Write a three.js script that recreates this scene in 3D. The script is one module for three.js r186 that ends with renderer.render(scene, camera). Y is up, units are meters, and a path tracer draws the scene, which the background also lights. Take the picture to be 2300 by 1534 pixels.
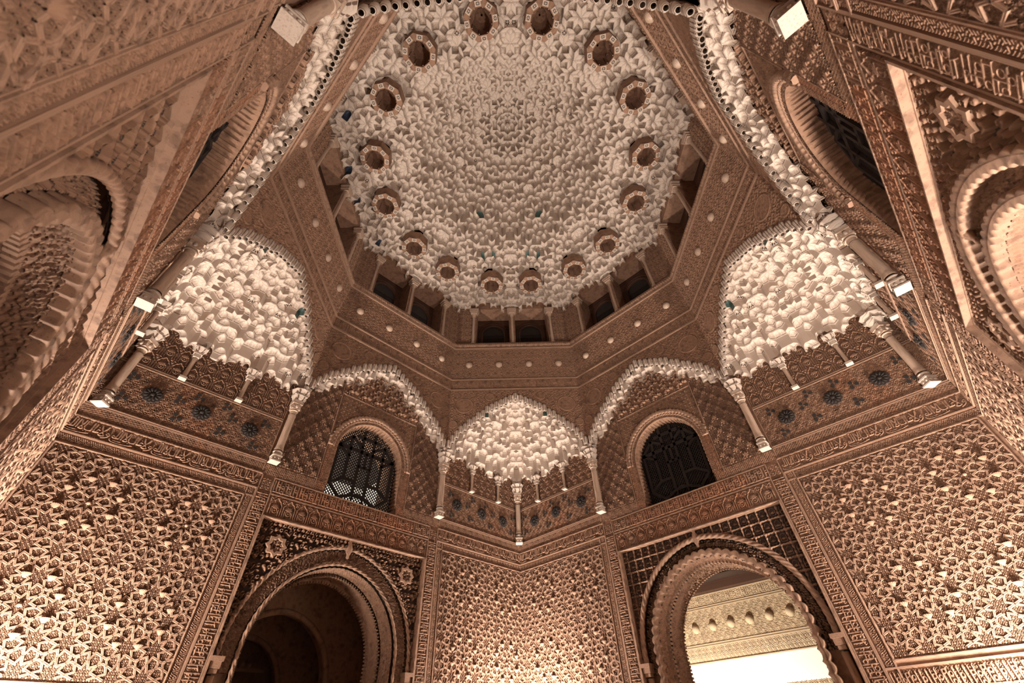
import * as THREE from 'three';
import { mergeGeometries, toCreasedNormals } from 'three/addons/utils/BufferGeometryUtils.js';
import { RectAreaLightUniformsLib } from 'three/addons/lights/RectAreaLightUniformsLib.js';

// ---------------------------------------------------------------- camera, light, exposure
const W = 2300, H = 1534, FOCAL = 954.6;
const scene = new THREE.Scene();
scene.background = new THREE.Color(0x000000);
const camera = new THREE.PerspectiveCamera(2 * Math.atan(H / 2 / FOCAL) * 180 / Math.PI, W / H, 0.05, 100);
{
  const yaw = 0.0327, pitch = 0.77406, roll = -0.04327;
  const fw = new THREE.Vector3(Math.sin(yaw) * Math.cos(pitch), Math.sin(pitch), -Math.cos(yaw) * Math.cos(pitch));
  const rt = new THREE.Vector3(Math.cos(yaw), 0, Math.sin(yaw)), up = rt.clone().cross(fw);
  camera.up.copy(up).multiplyScalar(Math.cos(roll)).addScaledVector(rt, -Math.sin(roll));
  camera.focus = 9.5; camera.userData.fStop = 2.2;
  camera.position.set(-0.2938, 1.6, 4.4927);
  camera.lookAt(camera.position.clone().add(fw));
}
RectAreaLightUniformsLib.init();
const renderer = new THREE.WebGLRenderer({ antialias: true });
renderer.toneMapping = THREE.LinearToneMapping;
renderer.toneMappingExposure = 1.0;
renderer.shadowMap.enabled = true;
const FLOOD = new THREE.Color(1.0, 0.88, 0.79);       // warm floodlights standing in the four corners
const FLOOD_POWER = 1600, TILT = .22;
const ROOM_LAMP = new THREE.Color(1.0, 0.9, 0.76), ROOM_POWER = 1350;   // the lit room behind the right doorway

// ---------------------------------------------------------------- helpers
let seed = 7;
const rnd = () => { seed = (seed + 0x6d2b79f5) | 0; let t = Math.imul(seed ^ (seed >>> 15), 1 | seed); t = (t + Math.imul(t ^ (t >>> 7), 61 | t)) ^ t; return ((t ^ (t >>> 14)) >>> 0) / 4294967296; };
const PI = Math.PI, S2 = Math.SQRT2, T8 = Math.tan(PI / 8);
const clamp = (x, a = 0, b = 1) => Math.min(b, Math.max(a, x));
const counts = {};
const numbered = (n) => { const k = counts[n] = (counts[n] ?? -1) + 1; return k ? n + '_' + String(k).padStart(3, '0') : n; };
function thing(name, label, category, group, parent = scene) {
  const o = new THREE.Group(); o.name = numbered(name); parent.add(o);
  o.userData = { label, category }; if (group) o.userData.group = group;
  return o;
}
function structure(name) { const o = new THREE.Group(); o.name = name; o.userData = { kind: 'structure' }; scene.add(o); return o; }
function part(name, geo, mat, parent, x = 0, y = 0, z = 0) {
  const m = new THREE.Mesh(geo, mat); m.name = name; m.position.set(x, y, z); m.castShadow = m.receiveShadow = true;
  parent.add(m); return m;
}
function copyThing(src, label) { const c = src.clone(); c.name = numbered(src.name.replace(/_\d{3}$/, '')); c.userData = { ...src.userData, label }; scene.add(c); return c; }
const frameAt = (o, angle, dist, y = 0) => { o.position.set(-Math.sin(angle) * dist, y, -Math.cos(angle) * dist); o.rotation.y = angle; return o; };
function box(w, h, d, x = 0, y = 0, z = 0) { const g = new THREE.BoxGeometry(w, h, d); g.translate(x, y, z); return g; }
const merge = (list) => mergeGeometries(list.map((g) => { g = g.index ? g.toNonIndexed() : g; for (const k of Object.keys(g.attributes)) if (!['position', 'normal', 'uv'].includes(k)) g.deleteAttribute(k); return g; }));

// canvases that become heights (relief) or pigment
function pattern(w, h, draw, blur = 1, wrapX = true, wrapY = true) {
  const c = document.createElement('canvas'); c.width = w; c.height = h;
  const x = c.getContext('2d'); x.fillStyle = '#000'; x.fillRect(0, 0, w, h); x.lineCap = x.lineJoin = 'round';
  for (let i = wrapX ? -1 : 0; i <= (wrapX ? 1 : 0); i++) for (let j = wrapY ? -1 : 0; j <= (wrapY ? 1 : 0); j++) { x.save(); x.translate(i * w, j * h); x.strokeStyle = x.fillStyle = '#fff'; draw(x, w, h); x.restore(); }
  const px = x.getImageData(0, 0, w, h).data; let d = new Float32Array(w * h);
  for (let i = 0; i < w * h; i++) d[i] = px[i * 4] / 255;
  for (let k = 0; k < blur; k++) {
    const e = new Float32Array(w * h);
    for (let y = 0; y < h; y++) for (let q = 0; q < w; q++) { let s = 0; for (let a = -1; a <= 1; a++) for (let b = -1; b <= 1; b++) s += d[((y + a + h) % h) * w + (q + b + w) % w]; e[y * w + q] = s / 9; }
    d = e;
  }
  return { w, h, d };
}
function at(p, u, v) {      // periodic sample, v upwards
  let x = ((u % 1) + 1) % 1 * p.w - 0.5, y = (1 - ((v % 1) + 1) % 1) * p.h - 0.5;
  const x0 = Math.floor(x), y0 = Math.floor(y), fx = x - x0, fy = y - y0, g = (a, b) => p.d[((b + p.h) % p.h) * p.w + (a + p.w) % p.w];
  return (g(x0, y0) * (1 - fx) + g(x0 + 1, y0) * fx) * (1 - fy) + (g(x0, y0 + 1) * (1 - fx) + g(x0 + 1, y0 + 1) * fx) * fy;
}
const circle = (x, a, b, r) => { x.beginPath(); x.arc(a, b, r, 0, 2 * PI); };
function spiral(x, cx, cy, r, turns, a0, dir, lw) {
  x.lineWidth = lw; x.beginPath();
  for (let i = 0; i <= 60; i++) { const t = i / 60, a = a0 + dir * t * turns * 2 * PI, q = r * (1 - t * 0.86); x.lineTo(cx + q * Math.cos(a), cy + q * Math.sin(a)); }
  x.stroke();
}
function leaf(x, cx, cy, ang, len, wid) { x.save(); x.translate(cx, cy); x.rotate(ang); x.beginPath(); x.moveTo(0, 0); x.quadraticCurveTo(len * .4, -wid, len, 0); x.quadraticCurveTo(len * .4, wid, 0, 0); x.fill(); x.restore(); }
const P = {};
P.vine = pattern(192, 192, (x, w) => {
  for (let i = 0; i < 2; i++) for (let j = 0; j < 2; j++) {
    const cx = (i + .5) * 96, cy = (j + .5) * 96, d = (i + j) % 2 ? 1 : -1;
    spiral(x, cx, cy, 43, 1.55, i * PI / 2 + j, d, 8.5);
    for (let k = 0; k < 5; k++) { const a = k * 1.256 + i + j * .6; leaf(x, cx + 40 * Math.cos(a), cy + 40 * Math.sin(a), a + d * .9, 22, 10); }
    circle(x, i * 96, j * 96, 8); x.fill(); leaf(x, i * 96, j * 96, .8, 24, 11); leaf(x, i * 96, j * 96, 2.4, 24, 11); leaf(x, i * 96, j * 96, 4, 24, 11);
  }
});
P.fine = pattern(128, 128, (x) => {
  for (let i = 0; i < 2; i++) for (let j = 0; j < 2; j++) {
    const cx = i * 64 + 32, cy = j * 64 + 32; x.lineWidth = 5;
    circle(x, cx, cy, 27); x.stroke(); for (let k = 0; k < 6; k++) leaf(x, cx, cy, k * PI / 3 + i * .5, 19, 9);
    circle(x, i * 64, j * 64, 8); x.fill();
  }
});
P.foliage = pattern(160, 200, (x) => {      // staggered leaf sprays between the columns
  for (const [cx, cy, s] of [[40, 60, 1], [120, 160, -1]]) {
    for (const [a, l, wd] of [[-1.57, 46, 22], [-.7, 40, 18], [-2.44, 40, 18], [.15, 34, 16], [3.0, 34, 16], [1.57, 34, 12]]) leaf(x, cx, cy, a * 1, l, wd);
    spiral(x, cx + 36 * s, cy + 34, 18, 1.2, 0, s, 7); circle(x, cx - 34 * s, cy + 32, 9); x.fill();
  }
}, 2);
P.acanthus = pattern(128, 128, (x) => { for (let i = 0; i < 9; i++) { const a = i * 2.4, cx = (i * 53) % 128, cy = (i * 87) % 128; leaf(x, cx, cy, a, 40, 17); circle(x, cx + 8, cy - 12, 7); x.fill(); } }, 2);
P.beads = pattern(160, 160, (x) => {        // drop-and-ring ground of the deep spandrels
  for (let i = 0; i < 5; i++) for (let j = 0; j < 5; j++) { const cx = i * 32 + (j % 2) * 16 + 8, cy = j * 32 + 16; if ((i * 3 + j) % 3) { x.lineWidth = 7.5; circle(x, cx, cy, 8.5); x.stroke(); leaf(x, cx + 6, cy + 6, .9 + i, 22, 9); } else { leaf(x, cx - 14, cy, i * 1.1 + j, 32, 13); } }
});
P.cells = pattern(128, 160, (x, w, h) => {  // grid of little arched cells with knotted bars
  x.lineWidth = 12; x.beginPath(); x.moveTo(0, 0); x.lineTo(0, h); x.moveTo(0, 0); x.lineTo(w, 0); x.stroke();
  circle(x, 0, 0, 20); x.fill(); for (const y of [h * .3, h * .7]) { x.beginPath(); x.ellipse(0, y, 12, 22, 0, 0, 7); x.fill(); } for (const q of [w * .32, w * .68]) { x.beginPath(); x.ellipse(q, 0, 22, 12, 0, 0, 7); x.fill(); }
  x.strokeStyle = x.fillStyle = '#999'; x.lineWidth = 6; x.beginPath(); x.moveTo(30, 124); x.lineTo(30, 70); x.quadraticCurveTo(34, 40, 64, 28); x.quadraticCurveTo(94, 40, 98, 70); x.lineTo(98, 124); x.closePath(); x.stroke();
  for (let k = 0; k < 5; k++) leaf(x, 64, 104, -.5 - k * .55, 40, 10);
});
P.knot = pattern(128, 96, (x, w, h) => {    // interlaced strip
  for (let s = 0; s < 2; s++) for (let k = 0; k < 8; k++) for (let q = 0; q < 2; q++) {
    const dir = (k + s) % 2 ? 1 : -1; x.beginPath(); const x0 = k * 16;
    for (let t = 0; t <= 8; t++) { const X = x0 + t * 2, y = h / 2 + (q ? 1 : -1) * dir * 0 + (s ? 1 : -1) * Math.sin((X / 64) * 2 * PI + q * PI / 2) * 32; x.lineTo(X, y); }
    x.strokeStyle = '#000'; x.lineWidth = 17; x.stroke(); x.strokeStyle = '#fff'; x.lineWidth = 8; x.stroke();
  }
});
P.knotUp = { w: P.knot.h, h: P.knot.w, d: new Float32Array(P.knot.d.length) }; for (let y = 0; y < P.knot.h; y++) for (let x = 0; x < P.knot.w; x++) P.knotUp.d[x * P.knot.h + y] = P.knot.d[y * P.knot.w + x];
P.hatch = pattern(128, 128, (x, w, h) => {  // fine diamond trellis with rosettes
  x.lineWidth = 6; for (let k = -4; k <= 8; k++) { x.beginPath(); x.moveTo(k * 32, 0); x.lineTo(k * 32 + h, h); x.moveTo(k * 32, 0); x.lineTo(k * 32 - h, h); x.stroke(); }
  for (let i = 0; i < 4; i++) for (let j = 0; j < 4; j++) { circle(x, i * 32 + 16, j * 32, 5); x.fill(); }
  x.lineWidth = 4; for (let i = 0; i < 2; i++) for (let j = 0; j < 2; j++) { circle(x, i * 64 + 32, j * 64 + 16, 20); x.stroke(); }
});
P.circles = pattern(192, 192, (x) => {      // linked double rings
  x.lineWidth = 5; for (let i = 0; i < 2; i++) for (let j = 0; j < 2; j++) { const cx = i * 96 + 48, cy = j * 96 + 48; for (const r of [46, 36, 17]) { circle(x, cx, cy, r); x.stroke(); } for (let k = 0; k < 8; k++) { circle(x, cx + 27 * Math.cos(k * PI / 4), cy + 27 * Math.sin(k * PI / 4), 4.5); x.fill(); } circle(x, i * 96, j * 96, 12); x.stroke(); circle(x, cx, cy, 6); x.fill(); circle(x, i * 96 + 48, j * 96, 7); x.stroke(); circle(x, i * 96, j * 96 + 48, 7); x.stroke(); }
});
P.archlets = pattern(128, 176, (x, w, h) => {   // row of lobed arches with a plant in each
  x.lineWidth = 7; x.beginPath(); x.moveTo(10, h); x.lineTo(10, 90); x.quadraticCurveTo(6, 66, 24, 60); x.quadraticCurveTo(26, 36, 46, 34); x.quadraticCurveTo(52, 18, 64, 10); x.quadraticCurveTo(76, 18, 82, 34); x.quadraticCurveTo(102, 36, 104, 60); x.quadraticCurveTo(122, 66, 118, 90); x.lineTo(118, h); x.stroke();
  for (let k = 0; k < 7; k++) leaf(x, 64, 104, -.2 - k * .46, 40, 10);
  circle(x, 64, 128, 22); x.stroke(); circle(x, 64, 128, 8); x.fill(); x.beginPath(); x.moveTo(30, h); x.lineTo(30, 112); x.moveTo(98, h); x.lineTo(98, 112); x.stroke();
  leaf(x, 0, 14, .4, 30, 11); leaf(x, 0, 14, PI - .4, 30, 11); circle(x, 0, 40, 9); x.stroke();
}, 1, true, false);
P.kufic = pattern(96, 288, (x, w, h) => {   // angular script turned on its side
  x.lineWidth = 9; const bar = (y, a, b) => { x.beginPath(); x.moveTo(a, y); x.lineTo(b, y); x.stroke(); };
  for (const [y, a, b] of [[14, 4, 90], [40, 20, 92], [58, 4, 60], [88, 30, 92], [120, 4, 92], [136, 4, 50], [170, 36, 92], [200, 4, 80], [216, 24, 92], [252, 4, 92], [270, 10, 60]]) bar(y, a, b);
  x.lineWidth = 7; for (const [cx, cy, r] of [[70, 74, 13], [24, 104, 13], [72, 150, 13], [22, 160, 12], [60, 184, 11], [30, 234, 13], [76, 236, 11], [40, 26, 8]]) { circle(x, cx, cy, r); x.stroke(); }
  x.lineWidth = 8; for (const [a, b, c, d] of [[40, 40, 40, 88], [86, 88, 86, 120], [14, 136, 14, 200], [50, 120, 50, 170], [84, 200, 84, 252], [12, 216, 12, 252], [60, 252, 76, 288]]) { x.beginPath(); x.moveTo(a, b); x.lineTo(c, d); x.stroke(); }
});
P.shortScript = pattern(192, 96, (x, w, h) => {
  x.lineWidth = 8; for (const q of [12, 34, 58, 92, 116, 150, 172]) { x.beginPath(); x.moveTo(q, 8); x.lineTo(q, 72 + (q % 3) * 6); x.stroke(); }
  x.lineWidth = 7; for (const [a, b] of [[8, 60], [88, 140], [150, 186]]) { x.beginPath(); x.moveTo(a, 82); x.lineTo(b, 82); x.stroke(); }
  for (const [cx, cy] of [[46, 34], [76, 40], [76, 76], [132, 30], [134, 62], [104, 18], [184, 40]]) { circle(x, cx, cy, 9); x.stroke(); }
});
// the running phrase "wa-la ghaliba illa allah", drawn right to left over a curling ground
P.phrase = pattern(256, 132, (x) => {
  const st = (lw, ...pts) => { x.lineWidth = lw; x.beginPath(); x.moveTo(pts[0], pts[1]); for (let i = 2; i < pts.length; i += 4) x.quadraticCurveTo(pts[i], pts[i + 1], pts[i + 2], pts[i + 3]); x.stroke(); };
  x.strokeStyle = x.fillStyle = '#555'; for (const [a, b, r] of [[20, 20, 12], [118, 112, 11], [206, 100, 12], [160, 22, 10], [62, 108, 10]]) spiral(x, a, b, r, 1.2, 1, 1, 4);
  x.strokeStyle = x.fillStyle = '#fff';
  x.lineWidth = 8; circle(x, 240, 74, 8); x.stroke(); st(8, 248, 76, 244, 104, 214, 112);                                    // waw
  st(10, 226, 14, 218, 46, 192, 92); st(9, 192, 18, 200, 60, 222, 92, 206, 104, 192, 92);                                  // lam-alif
  st(8, 188, 60, 172, 52, 174, 66, 176, 78, 162, 80); circle(x, 178, 40, 4.5); x.fill(); st(8, 186, 78, 176, 84, 158, 82); st(9, 160, 16, 158, 50, 158, 82);   // ghayn, alif
  st(9, 144, 14, 143, 50, 142, 82, 130, 92, 112, 84, 106, 78, 108, 70); circle(x, 126, 102, 4.5); x.fill();                // lam, ba
  st(9, 106, 16, 105, 40, 104, 64); st(5, 110, 94, 102, 90, 108, 100);                                                     // alif with hamza
  st(9, 96, 12, 92, 50, 76, 84); st(8, 76, 18, 84, 60, 98, 82, 88, 92, 76, 84);                                            // lam-alif
  st(9, 64, 14, 63, 50, 62, 84); st(9, 50, 14, 49, 50, 48, 82, 34, 86, 18, 84); st(9, 35, 18, 34, 50, 33, 83); circle(x, 18, 76, 8); x.lineWidth = 7; x.stroke(); st(5, 46, 6, 42, 14, 38, 6, 34, 14, 30, 6);   // allah
  st(8, 140, 108, 80, 128, 20, 118, 6, 114, 4, 96); st(5, 70, 104, 50, 110, 24, 104);                                      // long tail under the line
}, 1, true, false);

// a shallower filling of small scrolls behind the main figures
const enrich = (p, kx, ky, level) => { for (let y = 0; y < p.h; y++) for (let x = 0; x < p.w; x++) { const i = y * p.w + x; p.d[i] = Math.max(p.d[i], level * at(P.fine, x / p.w * kx, y / p.h * ky)); } };
enrich(P.foliage, 3, 4, .62); enrich(P.kufic, 1, 4, .55); enrich(P.archlets, 2, 3, .5); enrich(P.shortScript, 3, 2, .55); enrich(P.vine, 4, 4, .5); enrich(P.circles, 4, 4, .35); enrich(P.phrase, 6, 3, .3);
// relief sheets: real displaced surfaces
function reliefTile(p, w, h, nx, ny, depth, fn) {
  const pos = [], nor = [], uv = [], idx = [], f = fn ?? ((u, v) => at(p, u, v)), e = .5;
  for (let j = 0; j <= ny; j++) for (let i = 0; i <= nx; i++) {
    const u = i / nx, v = j / ny; pos.push(u * w, v * h, f(u, v) * depth);
    const dx = (f(u + e / nx, v) - f(u - e / nx, v)) * depth / (2 * e / nx * w), dy = (f(u, v + e / ny) - f(u, v - e / ny)) * depth / (2 * e / ny * h), l = Math.hypot(dx, dy, 1);
    nor.push(-dx / l, -dy / l, 1 / l); uv.push(u * w, v * h);
  }
  for (let j = 0; j < ny; j++) for (let i = 0; i < nx; i++) { const a = j * (nx + 1) + i, b = a + 1, c = a + nx + 1, d = c + 1; idx.push(a, b, d, a, d, c); }
  return buffer(pos, idx, uv, nor);
}
function buffer(pos, idx, uv, nor) {
  const g = new THREE.BufferGeometry(); g.setAttribute('position', new THREE.Float32BufferAttribute(pos, 3)); if (uv) g.setAttribute('uv', new THREE.Float32BufferAttribute(uv, 2));
  if (idx) g.setIndex(idx); if (nor) g.setAttribute('normal', new THREE.Float32BufferAttribute(nor, 3)); else g.computeVertexNormals(); return g;
}
// a rectangle filled with a whole number of copies of one relief tile
const tileSize = new Map();
function tile(p, w, h, nx, ny, depth) { const g = reliefTile(p, w, h, nx, ny, depth); tileSize.set(g, [w, h]); return g; }
const mottle = (x, y) => Math.sin(x * 1.7 + Math.sin(y * 2.3) * 1.3) * .5 + Math.sin(y * 3.1 + x * 4.7 + 1.2) * .3 + Math.sin(x * 9.1 - y * 7.7) * .2;
function fill(parent, name, g, mat, u0, u1, v0, v1, z = .004, tint) {
  const [tw, th] = tileSize.get(g), nu = Math.max(1, Math.round((u1 - u0) / tw)), nv = Math.max(1, Math.round((v1 - v0) / th)), su = (u1 - u0) / nu / tw, sv = (v1 - v0) / nv / th;
  const m = new THREE.InstancedMesh(g, mat, nu * nv); m.name = name; m.userData = { kind: 'stuff' }; m.castShadow = m.receiveShadow = true;
  const M = new THREE.Matrix4(), c = new THREE.Color();
  for (let j = 0, k = 0; j < nv; j++) for (let i = 0; i < nu; i++, k++) {
    M.makeScale(su, sv, 1).setPosition(u0 + i * tw * su, v0 + j * th * sv, z); m.setMatrixAt(k, M);
    const q = 1 + .09 * mottle(u0 + i * tw + v0, v0 + j * th) + (rnd() - .5) * .08; c.setRGB(q, q, q);
    if (tint) tint(c, u0 + (i + .5) * tw * su, v0 + (j + .5) * th * sv);
    m.setColorAt(k, c);
  }
  parent.add(m); return m;
}
// a relief over an irregular area
function reliefArea(u0, u1, v0, v1, cell, f, inside, depth) {
  const nx = Math.round((u1 - u0) / cell), ny = Math.round((v1 - v0) / cell), id = new Int32Array((nx + 1) * (ny + 1)).fill(-1), pos = [], uv = [], idx = [];
  const X = (i) => u0 + (u1 - u0) * i / nx, Y = (j) => v0 + (v1 - v0) * j / ny;
  const vert = (i, j) => { const k = j * (nx + 1) + i; if (id[k] < 0) { id[k] = pos.length / 3; pos.push(X(i), Y(j), f(X(i), Y(j)) * depth); uv.push(X(i), Y(j)); } return id[k]; };
  for (let j = 0; j < ny; j++) for (let i = 0; i < nx; i++) if (inside(X(i + .5), Y(j + .5))) { const a = vert(i, j), b = vert(i + 1, j), c = vert(i, j + 1), d = vert(i + 1, j + 1); idx.push(a, b, d, a, d, c); }
  return buffer(pos, idx, uv);
}
// sections swept along a path in the wall plane; section(s, i) gives [outward, z] points
function pathData(path) {
  let s = 0; return path.map((p, i) => {
    const a = path[Math.max(0, i - 1)], b = path[Math.min(path.length - 1, i + 1)], l = Math.hypot(b[0] - a[0], b[1] - a[1]) || 1;
    if (i) s += Math.hypot(p[0] - path[i - 1][0], p[1] - path[i - 1][1]);
    return { p, n: [-(b[1] - a[1]) / l, (b[0] - a[0]) / l], s };
  });
}
function sweep(path, section, flat) {
  const d = pathData(path), pos = [], uv = [], idx = []; let m = 0;
  d.forEach(({ p, n, s }) => { const q = section(s); m = q.length; let w = 0; q.forEach(([o, z], k) => { if (k) w += Math.hypot(o - q[k - 1][0], z - q[k - 1][1]); pos.push(p[0] + n[0] * o, p[1] + n[1] * o, z); uv.push(s, w); }); });
  for (let i = 0; i < d.length - 1; i++) for (let k = 0; k < m - 1; k++) { const a = i * m + k, b = a + 1, c = a + m, e = c + 1; idx.push(a, c, e, a, e, b); }
  const g = buffer(pos, idx, uv); return flat ? toCreasedNormals(g, .5) : g;
}
function resample(path, step) {
  const d = pathData(path), L = d[d.length - 1].s, n = Math.max(2, Math.round(L / step)), out = []; let k = 0;
  for (let i = 0; i <= n; i++) { const s = L * i / n; while (k < d.length - 2 && d[k + 1].s < s) k++; const t = (s - d[k].s) / (d[k + 1].s - d[k].s || 1), a = path[k], b = path[k + 1]; out.push([a[0] + (b[0] - a[0]) * t, a[1] + (b[1] - a[1]) * t]); }
  return out;
}
const roundSec = (r, z = 0, n = 8) => () => Array.from({ length: n + 1 }, (_, k) => { const a = PI * k / n; return [-r * Math.cos(a), z + r * Math.sin(a)]; });
const ropeSec = (r, z, pitch, turns = 3, amp = .2, n = 10) => (s) => Array.from({ length: n + 1 }, (_, k) => { const a = PI * k / n, q = r * (1 + amp * Math.cos(turns * a * 2 - s / pitch * 2 * PI)); return [-q * Math.cos(a), z + q * Math.sin(a)]; });
const lobeSec = (r0, r1, z0, z1, pitch, amp) => (s) => { const q = amp * Math.abs(Math.cos(s / pitch * PI)); return [[r0 - amp + q, z0], [r0 - amp + q, z1 - .02], [r0 - amp + q + .015, z1], [(r0 + r1) / 2, z1 - .012], [r1 - amp + q - .012, z1 + .006], [r1 - amp + q, z1 - .014], [r1 - amp + q, z0]]; };
const flatSec = (n0, n1, z0, z1) => () => [[n0, z0], [n0, z1 - .008], [n0 + .008, z1], [n1 - .008, z1], [n1, z1 - .008], [n1, z0]];
const mould = (n0, n1, z0, z1) => () => { const m = (n0 + n1) / 2, w = (n1 - n0) / 2; return [[n0, z0], [n0, z0 + (z1 - z0) * .6], [m - w * .5, z0 + (z1 - z0) * .62], [m - w * .4, z1], [m + w * .4, z1], [m + w * .5, z0 + (z1 - z0) * .62], [n1, z0 + (z1 - z0) * .6], [n1, z0]]; };
function reliefAlong(path, n0, n1, z, depth, p, len, step = .008, across = 14) {     // carved band on a face
  const d = pathData(resample(path, step)), pos = [], uv = [], idx = [];
  d.forEach(({ p: q, n, s }) => { for (let k = 0; k <= across; k++) { const o = n0 + (n1 - n0) * k / across; pos.push(q[0] + n[0] * o, q[1] + n[1] * o, z + depth * at(p, s / len, k / across)); uv.push(s, o); } });
  for (let i = 0; i < d.length - 1; i++) for (let k = 0; k < across; k++) { const a = i * (across + 1) + k, b = a + 1, c = a + across + 1, e = c + 1; idx.push(a, c, e, a, e, b); }
  return buffer(pos, idx, uv);
}
function reliefSoffit(path, n, z0, z1, depth, p, len, step = .014, across = 18) {    // carved band on the underside of an arch
  const d = pathData(resample(path, step)), pos = [], uv = [], idx = [];
  d.forEach(({ p: q, n: m, s }) => { for (let k = 0; k <= across; k++) { const o = n - depth * at(p, s / len, k / across); pos.push(q[0] + m[0] * o, q[1] + m[1] * o, z0 + (z1 - z0) * k / across); uv.push(s, z0 + (z1 - z0) * k / across); } });
  for (let i = 0; i < d.length - 1; i++) for (let k = 0; k < across; k++) { const a = i * (across + 1) + k, b = a + 1, c = a + across + 1, e = c + 1; idx.push(a, c, e, a, e, b); }
  return buffer(pos, idx, uv);
}
// a pointed horseshoe-less arch: left foot, over the crown, right foot
function arch(R, yc, foot, e = .05, n = 28) {
  const r = R + e, top = Math.acos(e / r), out = [[-R, foot]];
  for (let i = 0; i <= n; i++) { const a = top * i / n; out.push([e - r * Math.cos(a), yc + r * Math.sin(a)]); }
  const right = out.map(([x, y]) => [-x, y]).reverse(); return out.concat(right.slice(1));
}
const insideArch = (u, v, R, yc, e = .05) => v < yc ? Math.abs(u) < R : Math.hypot(Math.abs(u) + e, v - yc) < R + e;

// ---------------------------------------------------------------- materials
function canvasTexture(w, h, draw) { const c = document.createElement('canvas'); c.width = w; c.height = h; draw(c.getContext('2d'), w, h); const t = new THREE.CanvasTexture(c); t.colorSpace = THREE.SRGBColorSpace; t.wrapS = t.wrapT = THREE.RepeatWrapping; return t; }
function speckle(r, g, b, amp, spots, spotColor) {
  return canvasTexture(512, 512, (x, w, h) => {
    x.fillStyle = `rgb(${r},${g},${b})`; x.fillRect(0, 0, w, h);
    for (let i = 0; i < 900; i++) { const k = (rnd() - .5) * amp, q = 4 + rnd() * 22; x.fillStyle = `rgba(${k > 0 ? 255 : 40},${k > 0 ? 235 : 20},${k > 0 ? 215 : 10},${Math.abs(k) / 255})`; const a = rnd() * w, c = rnd() * h; for (const dx of [-w, 0, w]) for (const dy of [-h, 0, h]) { x.beginPath(); x.ellipse(a + dx, c + dy, q, q * (.4 + rnd() * .6), rnd() * 3, 0, 7); x.fill(); } }
    for (let i = 0; i < spots; i++) { x.fillStyle = spotColor; const q = 1 + rnd() * 3; x.fillRect(rnd() * w, rnd() * h, q, q); }
    const im = x.getImageData(0, 0, w, h); for (let i = 0; i < w * h; i++) { const k = (rnd() - .5) * 16; for (let c = 0; c < 3; c++) im.data[i * 4 + c] = clamp(im.data[i * 4 + c] + k, 0, 255); } x.putImageData(im, 0, 0);
  });
}
const lined = (r, g, b) => canvasTexture(128, 128, (x, w) => { x.fillStyle = `rgb(${r},${g},${b})`; x.fillRect(0, 0, w, w); for (let i = 0; i < 60; i++) { x.fillStyle = `rgba(150,120,95,${rnd() * .16})`; x.beginPath(); x.ellipse(rnd() * w, rnd() * w, 3 + rnd() * 12, 2 + rnd() * 8, rnd() * 3, 0, 7); x.fill(); } x.strokeStyle = 'rgba(78,52,38,.75)'; x.lineWidth = 4; x.strokeRect(10, 10, w - 20, w - 20); x.lineWidth = 2.5; x.beginPath(); x.arc(0, 0, w * .62, 0, 1.571); x.stroke(); });
const std = (o) => new THREE.MeshStandardMaterial({ roughness: .85, side: THREE.DoubleSide, ...o });
const texBrown = speckle(232, 222, 214, 60, 500, 'rgba(110,60,35,.35)');
const texWhite = speckle(240, 236, 230, 40, 160, 'rgba(120,100,80,.3)');
const texWood = canvasTexture(256, 256, (x, w, h) => { x.fillStyle = '#efe6dc'; x.fillRect(0, 0, w, h); for (let i = 0; i < 260; i++) { x.fillStyle = `rgba(${60 + rnd() * 60},30,15,${.05 + rnd() * .15})`; x.fillRect(0, rnd() * h, w, 1 + rnd() * 2); } });
const M = {
  plaster: std({ color: new THREE.Color().setRGB(.31, .19, .126), map: texBrown }),
  mould: std({ color: new THREE.Color().setRGB(.36, .235, .165), map: texBrown }),
  muqarnas: std({ color: new THREE.Color().setRGB(.58, .49, .425), map: lined(242, 238, 232), roughness: .8 }),
  marble: std({ color: new THREE.Color().setRGB(.52, .385, .3), map: texWhite, roughness: .55 }),
  block: std({ color: new THREE.Color().setRGB(.6, .5, .43), map: texWhite, roughness: .6 }),
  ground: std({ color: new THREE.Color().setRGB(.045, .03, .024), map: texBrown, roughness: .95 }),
  ink: std({ color: new THREE.Color().setRGB(.024, .018, .015), roughness: .8 }),
  teal: std({ color: new THREE.Color().setRGB(.05, .1, .092), map: texWhite, roughness: .7 }),
  blue: std({ color: new THREE.Color().setRGB(.03, .045, .08), map: texWhite, roughness: .7 }),
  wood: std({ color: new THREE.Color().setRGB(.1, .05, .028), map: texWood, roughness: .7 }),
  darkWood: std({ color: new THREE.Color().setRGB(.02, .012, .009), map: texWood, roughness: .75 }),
  pale: std({ color: new THREE.Color().setRGB(.62, .5, .36), map: texWhite }),
  whitewash: std({ color: new THREE.Color().setRGB(.8, .77, .72) }),
  floor: std({ color: new THREE.Color().setRGB(.5, .44, .38), map: texWhite, roughness: .45 }),
  metal: std({ color: new THREE.Color().setRGB(.03, .03, .03), roughness: .5, metalness: .6 }),
  glow: std({ color: 0xffffff, emissive: FLOOD, emissiveIntensity: 6 }),
};
const flower = (x, w) => { x.translate(w / 2, w / 2); x.fillStyle = '#181411'; for (let k = 0; k < 8; k++) { x.rotate(PI / 4); x.beginPath(); x.ellipse(w * .25, 0, w * .13, w * .075, 0, 0, 7); x.fill(); } x.fillStyle = '#e8dfd6'; for (let k = 0; k < 4; k++) { x.rotate(PI / 2); x.beginPath(); x.ellipse(w * .24, 0, w * .07, w * .03, 0, 0, 7); x.fill(); } };
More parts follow.
